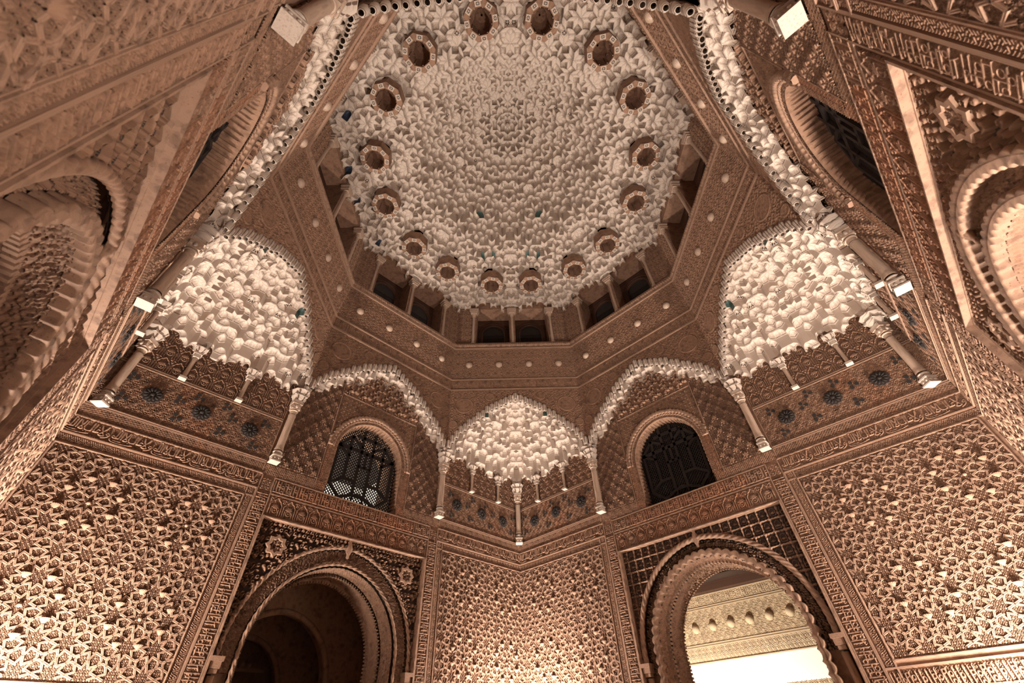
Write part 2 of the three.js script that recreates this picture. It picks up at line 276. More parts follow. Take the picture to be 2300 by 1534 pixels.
const printStar = canvasTexture(128, 128, (x, w) => { x.fillStyle = '#efe8e0'; x.fillRect(0, 0, w, w); x.strokeStyle = '#231c18'; x.lineWidth = 3; x.strokeRect(6, 6, w - 12, w - 12); x.fillStyle = '#231c18'; for (const [a, b, r] of [[14, 14, .785], [114, 14, 2.356], [114, 114, 3.927], [14, 114, 5.498]]) leaf(x, a, b, r, 46, 20); for (const [a, b, r] of [[64, 12, 1.57], [64, 116, -1.57], [12, 64, 0], [116, 64, PI]]) { leaf(x, a, b, r - .6, 26, 9); leaf(x, a, b, r + .6, 26, 9); } });
const printFlower = canvasTexture(128, 128, (x, w) => { x.fillStyle = '#e6ddd4'; x.fillRect(0, 0, w, w); flower(x, w); });
M.painted = std({ color: M.muqarnas.color, map: printStar });
M.plaque = std({ color: M.muqarnas.color, map: printFlower });

// relief tiles used all over
const R = {
  vine: tile(P.vine, .28, .28, 64, 64, .02), fine: tile(P.fine, .17, .17, 40, 40, .012), filigree: tile(P.fine, .09, .09, 30, 30, .011), knotUp: tile(P.knotUp, .12, .16, 32, 44, .012), foliage: tile(P.foliage, .24, .3, 60, 76, .024), acanthus: tile(P.acanthus, .3, .3, 48, 48, .06),
  knot: tile(P.knot, .16, .12, 44, 30, .012), hatch: tile(P.hatch, .17, .17, 44, 44, .011), circles: tile(P.circles, .3, .3, 72, 72, .014), archlets: tile(P.archlets, .2, .3, 56, 76, .018),
  kufic: tile(P.kufic, .17, .4, 48, 116, .018), script: tile(P.shortScript, .36, .2, 72, 40, .016), drum: tile(P.vine, .32, .32, 60, 60, .016), niche: tile(P.archlets, .2, .26, 56, 72, .022),
};
const phraseTile = reliefTile(P.phrase, 1, 1, 108, 54, .02);

// ---------------------------------------------------------------- the room's dimensions (wall frames: u right, v up, z into the room)
const WALLS = [
  { id: 'wall_left_front', angle: PI / 4, dist: 4.0, where: 'left of the far corner', kind: 'A' },
  { id: 'wall_right_front', angle: -PI / 4, dist: 4.0, where: 'right of the far corner', kind: 'B' },
  { id: 'wall_left_rear', angle: 3 * PI / 4, dist: 4.05, where: 'at the left edge of the view', kind: 'B' },
  { id: 'wall_right_rear', angle: -3 * PI / 4, dist: 4.09, where: 'at the right edge of the view', kind: 'A' },
];
const YC = 2.68, FOOT = -.02, WIN_YC = 5.72, WIN_R = .68;
const PROFILE = (x) => 6.36 + 1.56 * Math.pow(1 - Math.pow(clamp(Math.abs(x) / 1.62), 1.2), .66);   // outline of every muqarnas arch
const rust = (c, u, v) => { const k = (Math.abs(v - 4.6) < .3 && u > -1.1 && u < 1.1 || Math.abs(Math.abs(u) - .79) < .1 && v < 5.9) ? .5 + .5 * rnd() : (mottle(u * 1.3 + 4, v * 1.1) > .62 ? .5 : 0); c.r *= 1 + .06 * k; c.g *= 1 - .14 * k; c.b *= 1 - .26 * k; };

// ---------------------------------------------------------------- floor, walls
{
  const f = structure('floor'); part('floor_slab', box(16, .3, 16, 0, -.17, 0), M.floor, f);
  const bodyShape = new THREE.Shape([[-4.72, -.05], [4.72, -.05], [4.72, 8.06], [-4.72, 8.06]].map((p) => new THREE.Vector2(...p)));
  const layer = (doorHole, d, z) => { const s = bodyShape.clone(); s.holes = [new THREE.Path(doorHole.map((p) => new THREE.Vector2(...p))), new THREE.Path(arch(WIN_R + .02, WIN_YC, 4.843, .02).map((p) => new THREE.Vector2(...p)))]; const g = new THREE.ExtrudeGeometry(s, { depth: d, bevelEnabled: false }); g.translate(0, 0, z); return g; };
  const body = merge([layer([[-1.46, FOOT], [-1.46, 4.25], [1.46, 4.25], [1.46, FOOT]], .17, -.17), layer(arch(1.16, YC, FOOT), .66, -.825)]);
  for (const w of WALLS) {
    const g = frameAt(structure(w.id), w.angle, w.dist); w.group = g;
    part('wall_body', body, M.plaster, g);
    // carved bands and fields, each a sheet of real relief
    const both = (name, t, u0, u1, v0, v1, z, tint) => { fill(g, name, t, M.plaster, u0, u1, v0, v1, z, tint); fill(g, name, t, M.plaster, -u1, -u0, v0, v1, z, tint); };
    both('kufic_border', R.kufic, 1.505, 1.675, 2.0, 4.58);
    both('corner_rosette', R.fine, 1.51, 1.68, 4.62, 4.79);
    both('knot_strip', R.knotUp, 1.715, 1.815, 2.2, 4.6);
    both('knot_band', R.knot, 1.83, 4.08, 4.5, 4.6);
    both('trellis_band', R.hatch, .7, 4.08, 4.86, 5.01, .004, rust);
    both('window_side_panel', R.hatch, .7, .86, 5.03, 5.9, .004, rust);
    both('foliage_panel', R.foliage, .89, 1.6, 5.03, 7.6);
    fill(g, 'arcade_band', R.archlets, M.plaster, -1.45, 1.45, 4.29, 4.57, .004, rust);
    fill(g, 'script_band', R.script, M.plaster, -1.49, 1.49, 4.6, 4.82, .004, rust);
    fill(g, 'leaf_field', R.acanthus, M.plaster, -.86, .86, 6.84, 7.7, .01);
    both('lower_script_band', R.script, 1.7, 4.05, 1.96, 2.16);
    both('ring_panel', R.circles, 1.73, 4.08, 5.06, 5.76, .004, rust);
    both('niche_panel', R.niche, 1.73, 4.08, 5.83, 6.6);
    // straight fillets between the fields
    const lines = [];
    for (const v of [2.19, 4.485, 4.61, 4.85, 5.025]) for (const s of [-1, 1]) lines.push(box(2.4, .018, .022, s * 2.9, v, .008));
    for (const s of [-1, 1]) { for (const u of [1.49, 1.69, 1.703, 1.825]) lines.push(box(.016, 2.65, .02, s * u, 3.3, .008)); lines.push(box(.016, .22, .02, s * 1.69, 4.73, .008), box(.016, .22, .02, s * 1.5, 4.73, .008), box(.014, 2.5, .022, s * .875, 6.2, .008), box(.014, 1.2, .022, s * 1.72, 5.5, .008)); for (const v of [5.78, 5.81, 5.05]) lines.push(box(2.36, v === 5.05 ? .012 : .016, .03, s * 2.9, v, .012)); }
    for (const v of [4.585, 4.835]) lines.push(box(2.98, .016, .02, 0, v, .008));
    part('fillet', merge(lines), M.mould, g);
    for (const s of [-1, 1]) part('dado_panel', box(2.5, 1.9, .02, s * 2.85, .95, .01), M.whitewash, g);
  }
}

// ---------------------------------------------------------------- strapwork panels
{
  const segs = [], p = 1.045 / 4, oct = p * S2 / (1 + S2) / S2, half = p / 2, th = 67.5 * PI / 180;   // octagons and squares, lines through the midpoints of their sides
  const rect = [0, 2.16, 0, 2.19], org = [.63, .58];
  const polys = []; const side = p / (1 + S2);
  for (let i = -4; i < 10; i++) for (let j = -4; j < 10; j++) {
    const cx = org[0] + i * p, cy = org[1] + j * p; polys.push(Array.from({ length: 8 }, (_, k) => { const a = PI / 8 + k * PI / 4, r = side / 2 / Math.sin(PI / 8); return [cx + r * Math.cos(a), cy + r * Math.sin(a)]; }));
    polys.push(Array.from({ length: 4 }, (_, k) => { const a = k * PI / 2, r = side / S2; return [cx + half + r * Math.cos(a), cy + half + r * Math.sin(a)]; }));
  }
  for (const q of polys) {
    const n = q.length, mid = q.map((a, k) => { const b = q[(k + 1) % n]; return { m: [(a[0] + b[0]) / 2, (a[1] + b[1]) / 2], d: [b[0] - a[0], b[1] - a[1]] }; });
    mid.forEach(({ m, d }, k) => { const l = Math.hypot(...d), ux = d[0] / l, uy = d[1] / l, c = mid[(k + 1) % n];
      const l2 = Math.hypot(...c.d), vx = -c.d[0] / l2, vy = -c.d[1] / l2, r1 = [ux * Math.cos(th) - uy * Math.sin(th), ux * Math.sin(th) + uy * Math.cos(th)], r2 = [vx * Math.cos(-th) - vy * Math.sin(-th), vx * Math.sin(-th) + vy * Math.cos(-th)];
      const det = r1[0] * -r2[1] + r2[0] * r1[1], dx = c.m[0] - m[0], dy = c.m[1] - m[1]; if (Math.abs(det) < 1e-6) return;
      const t = (dx * -r2[1] + r2[0] * dy) / det, x = [m[0] + r1[0] * t, m[1] + r1[1] * t]; segs.push([m, x], [x, c.m]); });
  }
  const geos = [], w = .0098, z = .017;
  for (const [a, b] of segs) {
    const mx = (a[0] + b[0]) / 2, my = (a[1] + b[1]) / 2; if (mx < .02 || mx > 2.14 || my < .02 || my > 2.17) continue;
    const l = Math.hypot(b[0] - a[0], b[1] - a[1]); if (l < 1e-3) continue; const dx = (b[0] - a[0]) / l, dy = (b[1] - a[1]) / l, ex = .005, pos = [];
    const A = [a[0] - dx * ex, a[1] - dy * ex], B = [b[0] + dx * ex, b[1] + dy * ex], v = (q, o, h) => [q[0] - dy * o, q[1] + dx * o, h];
    const prof = [[-w * 1.25, 0], [-w * 1.05, z * .85], [-w * .8, z], [-w * .3, z], [0, z * .8], [w * .3, z], [w * .8, z], [w * 1.05, z * .85], [w * 1.25, 0]];
    for (let k = 0; k < prof.length - 1; k++) { const p1 = v(A, ...prof[k]), p2 = v(A, ...prof[k + 1]), p3 = v(B, ...prof[k]), p4 = v(B, ...prof[k + 1]); pos.push(...p1, ...p4, ...p2, ...p1, ...p3, ...p4); }
    const g = buffer(pos, null, new Array(pos.length / 3 * 2).fill(0).map((_, i) => i % 2 ? pos[(i >> 1) * 3 + 1] : pos[(i >> 1) * 3])); geos.push(g);
  }
  const straps = merge(geos);
  // a scallop-shell boss
  const shellGeo = (() => { const pos = [], idx = [], n = 13, m = 7; for (let j = 0; j <= m; j++) for (let i = 0; i <= n; i++) { const t = j / m, a = PI * (i / n), rr = (.012 + .045 * Math.sin(t * PI * .5)) * (1 + (i % 2 ? .12 : -.08) * t); pos.push(rr * Math.cos(a) * 1.05, -.035 + t * .07, (.018 + .04 * t) * Math.sin(a) * (1 + (i % 2 ? .14 : -.1) * t)); } for (let j = 0; j < m; j++) for (let i = 0; i < n; i++) { const a = j * (n + 1) + i, b = a + 1, c = a + n + 1, d = c + 1; idx.push(a, b, d, a, d, c); } const top = pos.length / 3; pos.push(0, .035, 0); for (let i = 0; i < n; i++) idx.push(m * (n + 1) + i, m * (n + 1) + i + 1, top); const g = buffer(pos, idx, pos.flatMap((_, k) => k % 3 ? [] : [pos[k], pos[k + 1]])); return toCreasedNormals(g, .6); })();
  const frameGeo = sweep([[-.01, -.01], [-.01, 2.2], [2.17, 2.2], [2.17, -.01], [-.01, -.01]], mould(-.012, .02, 0, .02), true);
  const proto = thing('strapwork_panel', '', 'carved panel', undefined); scene.remove(proto);
  fill(proto, 'carved_ground', R.filigree, M.plaster, 0, 2.16, 0, 2.19, .0);
  part('strapwork', straps, M.mould, proto, 0, 0, .0); part('frame_moulding', frameGeo, M.mould, proto);
  for (const [cx, cy] of [[.63, .58], [1.675, .58], [.63, 1.625], [1.675, 1.625]]) { for (let k = 0; k < 8; k++) { const a = k * PI / 4 + PI / 8; const s = part('shell_boss', shellGeo, M.plaster, proto, cx + .275 * Math.cos(a), cy + .275 * Math.sin(a), .006); s.scale.setScalar(.68); } part('rosette_boss', new THREE.SphereGeometry(.022, 10, 6), M.mould, proto, cx, cy, .016); }
  const names = [['left wall', 'beside the left corner', 'beside the far corner'], ['right wall', 'beside the far corner', 'beside the right corner'], ['near left wall', 'behind the camera', 'beside the left corner'], ['near right wall', 'beside the right corner', 'behind the camera']];
  WALLS.forEach((w, i) => [-1, 1].forEach((s, k) => {
    const c = proto.clone(); c.name = numbered('strapwork_panel'); c.userData = { label: `star strapwork stucco panel on the ${names[i][0]} ${names[i][1 + k]}`, category: 'carved panel' };
    scene.add(c); frameAt(c, w.angle, w.dist); c.translateX(s > 0 ? 1.845 : -1.845 - 2.16); c.translateY(2.27); c.translateZ(.004);
    const f = thing('inscription_frieze', `cursive inscription band on the ${names[i][0]} ${names[i][1 + k]}`, 'frieze');
    frameAt(f, w.angle, w.dist); const u0 = s > 0 ? 1.71 : -4.06, n = 5, L = 2.35 / n;
    for (let q = 0; q < n; q++) { const m = part('phrase', phraseTile, M.plaster, f, u0 + q * L, 4.625, .004); m.scale.set(L, .215, 1); }
    part('border', merge([box(2.36, .014, .03, u0 + 1.175, 4.617, .01), box(2.36, .014, .03, u0 + 1.175, 4.846, .01)]), M.mould, f);
  }));
}

// ---------------------------------------------------------------- doorways
const doorWhere = ['dark left doorway', 'bright right doorway', 'near left alcove doorway', 'near right doorway'];
{
  const frameGeo = sweep([[-1.465, 0], [-1.465, 4.255], [1.465, 4.255], [1.465, 0]], mould(-.03, .03, -.11, .03), true);
  const ctx = (p, su, sv) => (u, v) => at(p, u / su, v / sv);
  const spandrel = (p, su, sv, d) => reliefArea(-1.44, 1.44, 2.55, 4.235, .009, ctx(p, su, sv), (u, v) => !insideArch(u, v, 1.38, YC), d);
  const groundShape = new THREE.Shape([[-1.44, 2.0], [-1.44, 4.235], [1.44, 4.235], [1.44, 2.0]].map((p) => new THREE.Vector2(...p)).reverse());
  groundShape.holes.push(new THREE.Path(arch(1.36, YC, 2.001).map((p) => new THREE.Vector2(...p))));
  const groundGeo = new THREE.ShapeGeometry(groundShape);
  const starShape = (r0, r1) => { const pts = (r, q) => Array.from({ length: 16 }, (_, k) => { const a = k * PI / 8 + PI / 8, x = k % 2 ? r : r * .76; return new THREE.Vector2(x * Math.cos(a), x * Math.sin(a)); }); const s = new THREE.Shape(pts(r0)); if (r1) s.holes.push(new THREE.Path(pts(r1))); return s; };
  const starGeo = new THREE.ExtrudeGeometry(starShape(.15, .105), { depth: .03, bevelEnabled: true, bevelSize: .008, bevelThickness: .01, bevelSegments: 1 });
  const starIn = reliefArea(-.1, .1, -.1, .1, .008, (u, v) => at(P.kufic, v / .2, u / .3 + .1), (u, v) => Math.hypot(u, v) < .1, .025);
  const A0 = arch(1.39, YC, 2.44), A1 = arch(1.15, YC, .0), fineA0 = resample(A0, .006), fineA1 = resample(A1, .006);
  const knob = (() => { const g = new THREE.LatheGeometry([[0, -.16], [.03, -.14], [.022, -.1], [.05, -.05], [.058, 0], [.04, .06], [.025, .09], [.035, .12], [0, .15]].map((p) => new THREE.Vector2(...p)), 10); g.scale(1, 1, .7); return g; })();
  const impost = merge([box(.15, .05, .16, 0, .06, 0), box(.12, .07, .13, 0, 0, 0), box(.09, .04, .1, 0, -.06, 0)]);
  const jamb = (() => { const g = new THREE.CylinderGeometry(.045, .045, 2.4, 12); return g; })();
  const soffits = {
    A: [reliefAlong(A0, -.21, -.03, -.13, .035, P.vine, .2), reliefSoffit(arch(1.12, YC, 0), 0, -.1, -.42, .02, P.hatch, .16, .01, 30), reliefSoffit(arch(1.09, YC, 0), 0, -.42, -.8, .02, P.foliage, .3)],
    B: [reliefAlong(A0, -.19, -.04, -.16, .05, P.beads, .17), reliefSoffit(arch(1.12, YC, 0), 0, -.1, -.38, .028, P.vine, .2, .01, 30), reliefSoffit(arch(1.07, YC, 0), 0, -.38, -.8, .03, P.vine, .26, .01, 36)],
  };
  const kinds = {
    A: { sp: spandrel(P.beads, .36, .36, .07), outer: sweep(fineA0, ropeSec(.026, -.06, .1, 1.5, .22)), inner: sweep(fineA1, ropeSec(.022, -.07, .1, 1.5, .22)), ring: sweep(resample(arch(1.1, YC, 0), .006), (s) => { const q = (s % .05) < .028 ? .03 : 0; return [[-.02 - q, -.4], [-.02 - q, -.46], [.02, -.47]]; }, true) },
    B: { sp: spandrel(P.cells, .15, .185, .055), outer: sweep(fineA0, ropeSec(.042, -.06, .1, 2, .11, 12)), inner: sweep(fineA1, lobeSec(-.03, .06, -.12, -.02, .13, .035)), ring: sweep(resample(arch(1.1, YC, 0), .006), (s) => { const q = (s % .06) < .036 ? .035 : 0; return [[.02, -.3], [-.02 - q, -.31], [-.02 - q, -.38], [.02, -.39]]; }, true) },
    C: { sp: null, outer: sweep(fineA0, lobeSec(-.05, .05, -.12, -.01, .1, .02)), inner: sweep(fineA1, lobeSec(-.03, .06, -.12, -.03, .1, .025)) },
  };
  kinds.C.sp = kinds.A.sp; kinds.C.ring = kinds.A.ring;
  WALLS.forEach((w, i) => {
    const K = kinds[i === 3 ? 'C' : w.kind], S = soffits[w.kind];
    const t = frameAt(thing('arched_doorway', [
      'carved arch of the dark left doorway with two star medallions in its spandrels', 'carved arch with scalloped edge round the brightly lit right doorway', 'large carved arch cut by the left edge of the photo, with rope moulding', 'large carved arch cut by the right edge of the photo, with ribbed mouldings'][i], 'arch'), w.angle, w.dist);
    part('frame_moulding', frameGeo, M.mould, t);
    part('spandrel_carving', K.sp, M.plaster, t, 0, 0, -.1); part('pigment_shade_ground', groundGeo, M.ground, t, 0, 0, -.082);  // dark plate: ground pigment, with the shade of the deep carving in its colour
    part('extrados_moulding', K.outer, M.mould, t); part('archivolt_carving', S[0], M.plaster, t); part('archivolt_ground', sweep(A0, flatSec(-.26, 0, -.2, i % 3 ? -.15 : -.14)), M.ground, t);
    part('scalloped_moulding', K.inner, M.mould, t); part('soffit_band', S[1], M.plaster, t); part('toothed_moulding', K.ring, M.mould, t); part('soffit_band', S[2], M.plaster, t);
    part('toothed_moulding', sweep(resample(arch(1.08, YC, 0), .006), (s) => { const q = (s % .05) < .03 ? .03 : 0; return [[.02, -.74], [-.02 - q, -.75], [-.02 - q, -.8], [.02, -.81]]; }, true), M.mould, t);
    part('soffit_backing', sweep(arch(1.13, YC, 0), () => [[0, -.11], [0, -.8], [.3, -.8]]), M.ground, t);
    part('keystone_leaf', knob, M.mould, t, 0, 4.12, -.05);
    for (const s of [-1, 1]) {
      part('impost', impost, M.mould, t, s * 1.38, 2.5, -.05); part('jamb_shaft', jamb, M.plaster, t, s * 1.37, 1.2, -.06);
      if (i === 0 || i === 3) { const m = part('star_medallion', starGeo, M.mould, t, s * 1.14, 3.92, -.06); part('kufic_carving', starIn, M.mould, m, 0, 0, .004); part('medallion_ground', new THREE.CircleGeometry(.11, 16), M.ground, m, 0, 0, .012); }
    }
  });
}

// ---------------------------------------------------------------- spaces behind the doorways
{
  const w = WALLS[1];   // bright room behind the right doorway
  const g = frameAt(structure('wall_bright_room'), w.angle, w.dist);
  part('far_wall', box(9, 5, .2, 0, 2.4, -3.6), M.whitewash, g); for (const s of [-1, 1]) part('side_wall', box(.2, 5, 2.9, s * 4.4, 2.4, -2.15), M.whitewash, g);
  const lines = []; for (const v of [2.9, 3.17, 3.21, 3.84, 3.88, 4.1]) lines.push(box(8.8, .02, .03, 0, v, -3.49)); part('fillet', merge(lines), M.pale, g);
  fill(g, 'palm_frieze', R.fine, M.pale, -4.3, 4.3, 2.91, 3.16, -3.5); fill(g, 'roundel_frieze', R.circles, M.pale, -4.3, 4.3, 3.22, 3.83, -3.5); fill(g, 'inscription_frieze', R.script, M.pale, -4.3, 4.3, 3.89, 4.09, -3.5); fill(g, 'dado_frieze', R.fine, M.pale, -.78, 4.3, 2.1, 2.44, -3.5);
  part('ceiling_beam', box(8.8, .16, .2, 0, 4.2, -3.4), M.wood, g); part('ceiling_boards', box(9, .2, 3, 0, 4.55, -2.2), M.wood, g);
  const dome = new THREE.SphereGeometry(.085, 16, 8, 0, 2 * PI, 0, PI / 2); dome.rotateX(PI / 2);
  for (let k = -5; k <= 6; k++) { const b = part('shell_boss', dome, M.pale, g, .02 + k * .405, 3.5, -3.49); }
  const lampHousing = thing('room_lamp', 'hidden wall lamp lighting the room behind the right doorway', 'lamp'); frameAt(lampHousing, w.angle, w.dist);
  part('housing', box(.9, .12, .2, -1.9, .5, -1.2), M.metal, lampHousing); part('lamp_glass', box(.8, .012, .14, -1.9, .567, -1.2), std({ color: 0xffffff, emissive: ROOM_LAMP, emissiveIntensity: 4 }), lampHousing);
  const L = new THREE.RectAreaLight(ROOM_LAMP, ROOM_POWER, .8, .14); L.position.set(-1.9, .58, -1.2); L.rotation.x = PI / 2; L.castShadow = true; lampHousing.add(L);
  L.lookAt(lampHousing.localToWorld(new THREE.Vector3(-1.2, 3.6, -3.5)));
  // dark passages behind the other three doorways
  [0, 2, 3].forEach((i) => {
    const v = WALLS[i], t = frameAt(structure(['wall_left_passage', '', 'wall_near_left_alcove', 'wall_near_right_alcove'][i]), v.angle, v.dist);
    const ring = (z, R0, yc) => { const s = new THREE.Shape([[-2.4, 0], [-2.4, 4.6], [2.4, 4.6], [2.4, 0]].map((p) => new THREE.Vector2(...p)).reverse()); s.holes.push(new THREE.Path(arch(R0, yc, .001).map((p) => new THREE.Vector2(...p)))); const q = new THREE.ExtrudeGeometry(s, { depth: .25, bevelEnabled: false }); q.translate(0, 0, z - .25); return q; };
    const near = i === 2 ? 1.15 : 1.9;
    part('passage_side', box(.2, 4.7, 4, -2.3, 2.3, -2.8), M.plaster, t); part('passage_side', box(.2, 4.7, 4, 2.3, 2.3, -2.8), M.plaster, t); part('passage_vault', box(4.8, .2, 4.2, 0, 4.65, -2.85), M.plaster, t);
    if (i === 2) { part('alcove_back', box(4.6, 4.6, .2, 0, 2.3, -1.5), M.plaster, t); fill(t, 'alcove_carving', R.vine, M.mould, -1.3, 1.3, .9, 4.4, -1.396); part('niche_arch', sweep(resample(arch(.92, 2.55, 0), .006), (s) => { const q = (s % .055) < .034 ? .03 : 0; return [[-.06 - q, -1.4], [-.06 - q, -1.32], [.05, -1.3], [.06, -1.4]]; }, true), M.mould, t); }
    else { part('inner_arch', ring(-near, 1.0, 2.5), M.plaster, t); part('inner_arch_moulding', sweep(arch(1.0, 2.5, 0), roundSec(.05, -near)), M.plaster, t); part('inner_arch', ring(-3.4, .8, 2.55), M.plaster, t); part('inner_arch_moulding', sweep(arch(.8, 2.55, 0), roundSec(.045, -3.4)), M.plaster, t); part('passage_end', box(4.6, 4.7, .2, 0, 2.3, -4.8), M.plaster, t);
      for (let k = 0; k < 9; k++) part('bead', new THREE.SphereGeometry(.05, 10, 8), M.mould, t, -.75 + k * .13, 3.02, -3.75); part('bead_rail', box(1.6, .05, .06, -.2, 2.94, -3.75), M.mould, t); }
  });
}

// ---------------------------------------------------------------- upper windows with wooden lattice screens
{
  const A = arch(WIN_R, WIN_YC, 4.85, .02), hood = arch(.83, WIN_YC - .02, 5.9, .02);
  const alfiz = reliefArea(-.85, .85, 5.92, 6.8, .008, (u, v) => at(P.fine, u / .2, v / .2), (u, v) => !insideArch(u, v, .82, WIN_YC - .02, .02), .02);
  const ropeA = sweep(resample(hood, .006), lobeSec(-.03, .045, -.01, .06, .075, .018)), ropeB = sweep(resample(arch(.765, WIN_YC - .01, 5.8, .02), .006), ropeSec(.026, 0, .06, 2, .2));
  const band = reliefAlong(arch(.72, WIN_YC, 5.0, .02), -.03, .06, .002, .015, P.hatch, .09, .008, 8);
  const reveal = sweep(resample(A, .008), (s) => { const q = (s % .075) < .04 ? .022 : 0; return [[.01, .0], [-q * .2, -.03], [-q, -.06], [-q, -.25]]; }, true);
  const rect = sweep([[-.87, 5.92], [-.87, 6.82], [.87, 6.82], [.87, 5.92]], mould(-.02, .02, 0, .03), true);
  // the lattice: a trellis of thin bars with holes between, and broad straps in front
  const bars = [], inWin = (u, v) => v > 4.84 && insideArch(u, v, WIN_R + .03, WIN_YC, .02);
  const pitch = .042; for (const dir of [1, -1]) for (let k = -60; k < 60; k++) {
    let run = null; for (let t = -2.4; t <= 2.4; t += .02) { const u = t / S2 * 1 + k * pitch / S2 * dir * -1, v = 5.6 + dir * t / S2 + k * pitch / S2; const ok = inWin(u, v); if (ok && !run) run = [u, v]; if (!ok && run) { const l = Math.hypot(u - run[0], v - run[1]); const b = box(l, .017, .012); b.rotateZ(Math.atan2(v - run[1], u - run[0])); b.translate((u + run[0]) / 2, (v + run[1]) / 2, dir * .005); bars.push(b); run = null; } }
  }
  const straps = [], st = (u0, v0, u1, v1, w = .05) => { const l = Math.hypot(u1 - u0, v1 - v0) + w * .5, b = box(l, w, .03); b.rotateZ(Math.atan2(v1 - v0, u1 - u0)); b.translate((u0 + u1) / 2, (v0 + v1) / 2, .02); straps.push(b); };
  for (const s of [-1, 1]) { st(s * .12, 5.05, s * .12, 6.0); st(s * .35, 5.3, s * .35, 5.75); st(s * .58, 5.15, s * .58, 5.9); st(s * .68, 4.86, s * .68, 5.8, .06); st(s * .12, 5.3, s * .35, 5.3); st(s * .35, 5.75, s * .58, 5.9); st(s * .35, 5.3, s * .58, 5.15); st(s * .58, 5.15, s * .35, 4.95); st(s * .35, 4.95, s * .12, 5.05); st(s * .35, 4.95, s * .35, 4.86); st(s * .12, 6.0, s * .35, 6.15); st(s * .35, 6.15, s * .58, 5.9); st(s * .35, 5.75, s * .35, 6.15); st(s * .12, 6.0, s * .12, 6.35); }
  st(-.6, 4.88, .6, 4.88, .06); st(-.12, 5.05, .12, 5.05); st(-.12, 5.6, .12, 5.6); st(-.58, 5.9, .58, 5.9, .07); st(-.25, 6.2, .25, 6.2, .06); st(0, 5.6, 0, 5.9);
  const ring = new THREE.TorusGeometry(.11, .022, 6, 16); ring.translate(0, 4.98, .02); straps.push(ring);
  const trellis = merge(bars), strapGeo = merge(straps);
  const sillGeo = box(1.4, .03, .62, 0, 4.83, -.3), plate = new THREE.ShapeGeometry(new THREE.Shape(arch(.5, 6.02, 6.0, .02).map((p) => new THREE.Vector2(...p))));
  WALLS.forEach((w, i) => {
    const t = frameAt(structure('window_' + (i + 1)), w.angle, w.dist);
    part('frieze_carving', alfiz, M.plaster, t, 0, 0, .003); part('scalloped_hood', ropeA, M.mould, t); part('rope_hood', ropeB, M.mould, t); part('hood_band', band, M.plaster, t); part('reveal', reveal, M.plaster, t); part('frame_moulding', rect, M.mould, t); part('sill', sillGeo, M.plaster, t);
    const s = frameAt(thing('lattice_screen', ['backlit wooden lattice screen in the window above the dark left doorway', 'unlit wooden lattice screen in the window above the bright right doorway', 'dark wooden lattice screen in the slanted window at the upper left', 'dark wooden lattice screen in the slanted window at the upper right'][i], 'screen'), w.angle, w.dist);
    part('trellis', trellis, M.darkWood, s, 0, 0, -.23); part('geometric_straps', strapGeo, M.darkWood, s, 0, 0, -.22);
    const c = frameAt(structure(['wall_left_gallery', 'wall_right_gallery', 'wall_near_left_gallery', 'wall_near_right_gallery'][i]), w.angle, w.dist);
    const pl = i ? M.plaster : M.whitewash; part('gallery_wall', merge([box(3.2, .15, 2.4, 0, 4.7, -2.0), box(.15, 2.8, 2.4, -1.6, 6, -2), box(.15, 2.8, 2.4, 1.6, 6, -2), box(3.2, 2.8, .15, 0, 6, -3.2)]), pl, c); part('gallery_ceiling', box(3.2, .15, 2.4, 0, 6.75, -2.0), M.darkWood, c);
    if (!i) {
      const l = frameAt(thing('gallery_lamp', 'lamp behind the lattice of the left upper window', 'lamp'), w.angle, w.dist);
      part('housing', box(1.2, .06, .3, -.2, 4.83, -1.2), M.metal, l); part('lamp_glass', box(1.1, .012, .24, -.2, 4.866, -1.2), std({ color: 0xffffff, emissive: ROOM_LAMP, emissiveIntensity: 3 }), l);
      const q = new THREE.RectAreaLight(new THREE.Color(1, .93, .84), 260, 1.1, .24); q.position.set(-.2, 4.88, -1.2); l.add(q); q.castShadow = true; q.lookAt(l.localToWorld(new THREE.Vector3(-.2, 6.2, -3)));
    }
  });
}

// ---------------------------------------------------------------- muqarnas
function octagonalTiling(s, reach) {       // squares and 45 degree rhombs with eight-fold symmetry
  const e = [0, 1, 2, 3].map((k) => [Math.cos(k * PI / 4), Math.sin(k * PI / 4)]), n = Math.ceil(reach / s / 2 + 3), out = [];
  for (let a = 0; a < 4; a++) for (let b = a + 1; b < 4; b++) for (let i = -n; i < n; i++) for (let j = -n; j < n; j++) {
    const c1 = i + .5, c2 = j + .5, det = e[a][0] * e[b][1] - e[a][1] * e[b][0], x = (c1 * e[b][1] - c2 * e[a][1]) / det, y = (e[a][0] * c2 - e[b][0] * c1) / det;
    if (Math.hypot(x, y) * 2 * s > reach + 4 * s) continue;
    const K = e.map((v) => Math.ceil(v[0] * x + v[1] * y - .5)), V = (da, db) => { const q = [...K]; q[a] = i + da; q[b] = j + db; return [0, 1].map((c) => s * q.reduce((t, k, m) => t + k * e[m][c], 0)); };
    out.push([V(0, 0), V(1, 0), V(1, 1), V(0, 1)].map(([x2, y2]) => [x2, y2]));
  }
  return out.map((p) => { const ar = (p[2][0] - p[0][0]) * (p[3][1] - p[1][1]) - (p[2][1] - p[0][1]) * (p[3][0] - p[1][0]); return ar < 0 ? [p[0], p[3], p[2], p[1]] : p; });
}
const segDist = (x, y, a, b) => { const dx = b[0] - a[0], dy = b[1] - a[1], t = clamp(((x - a[0]) * dx + (y - a[1]) * dy) / (dx * dx + dy * dy)); return Math.hypot(x - a[0] - dx * t, y - a[1] - dy * t); };
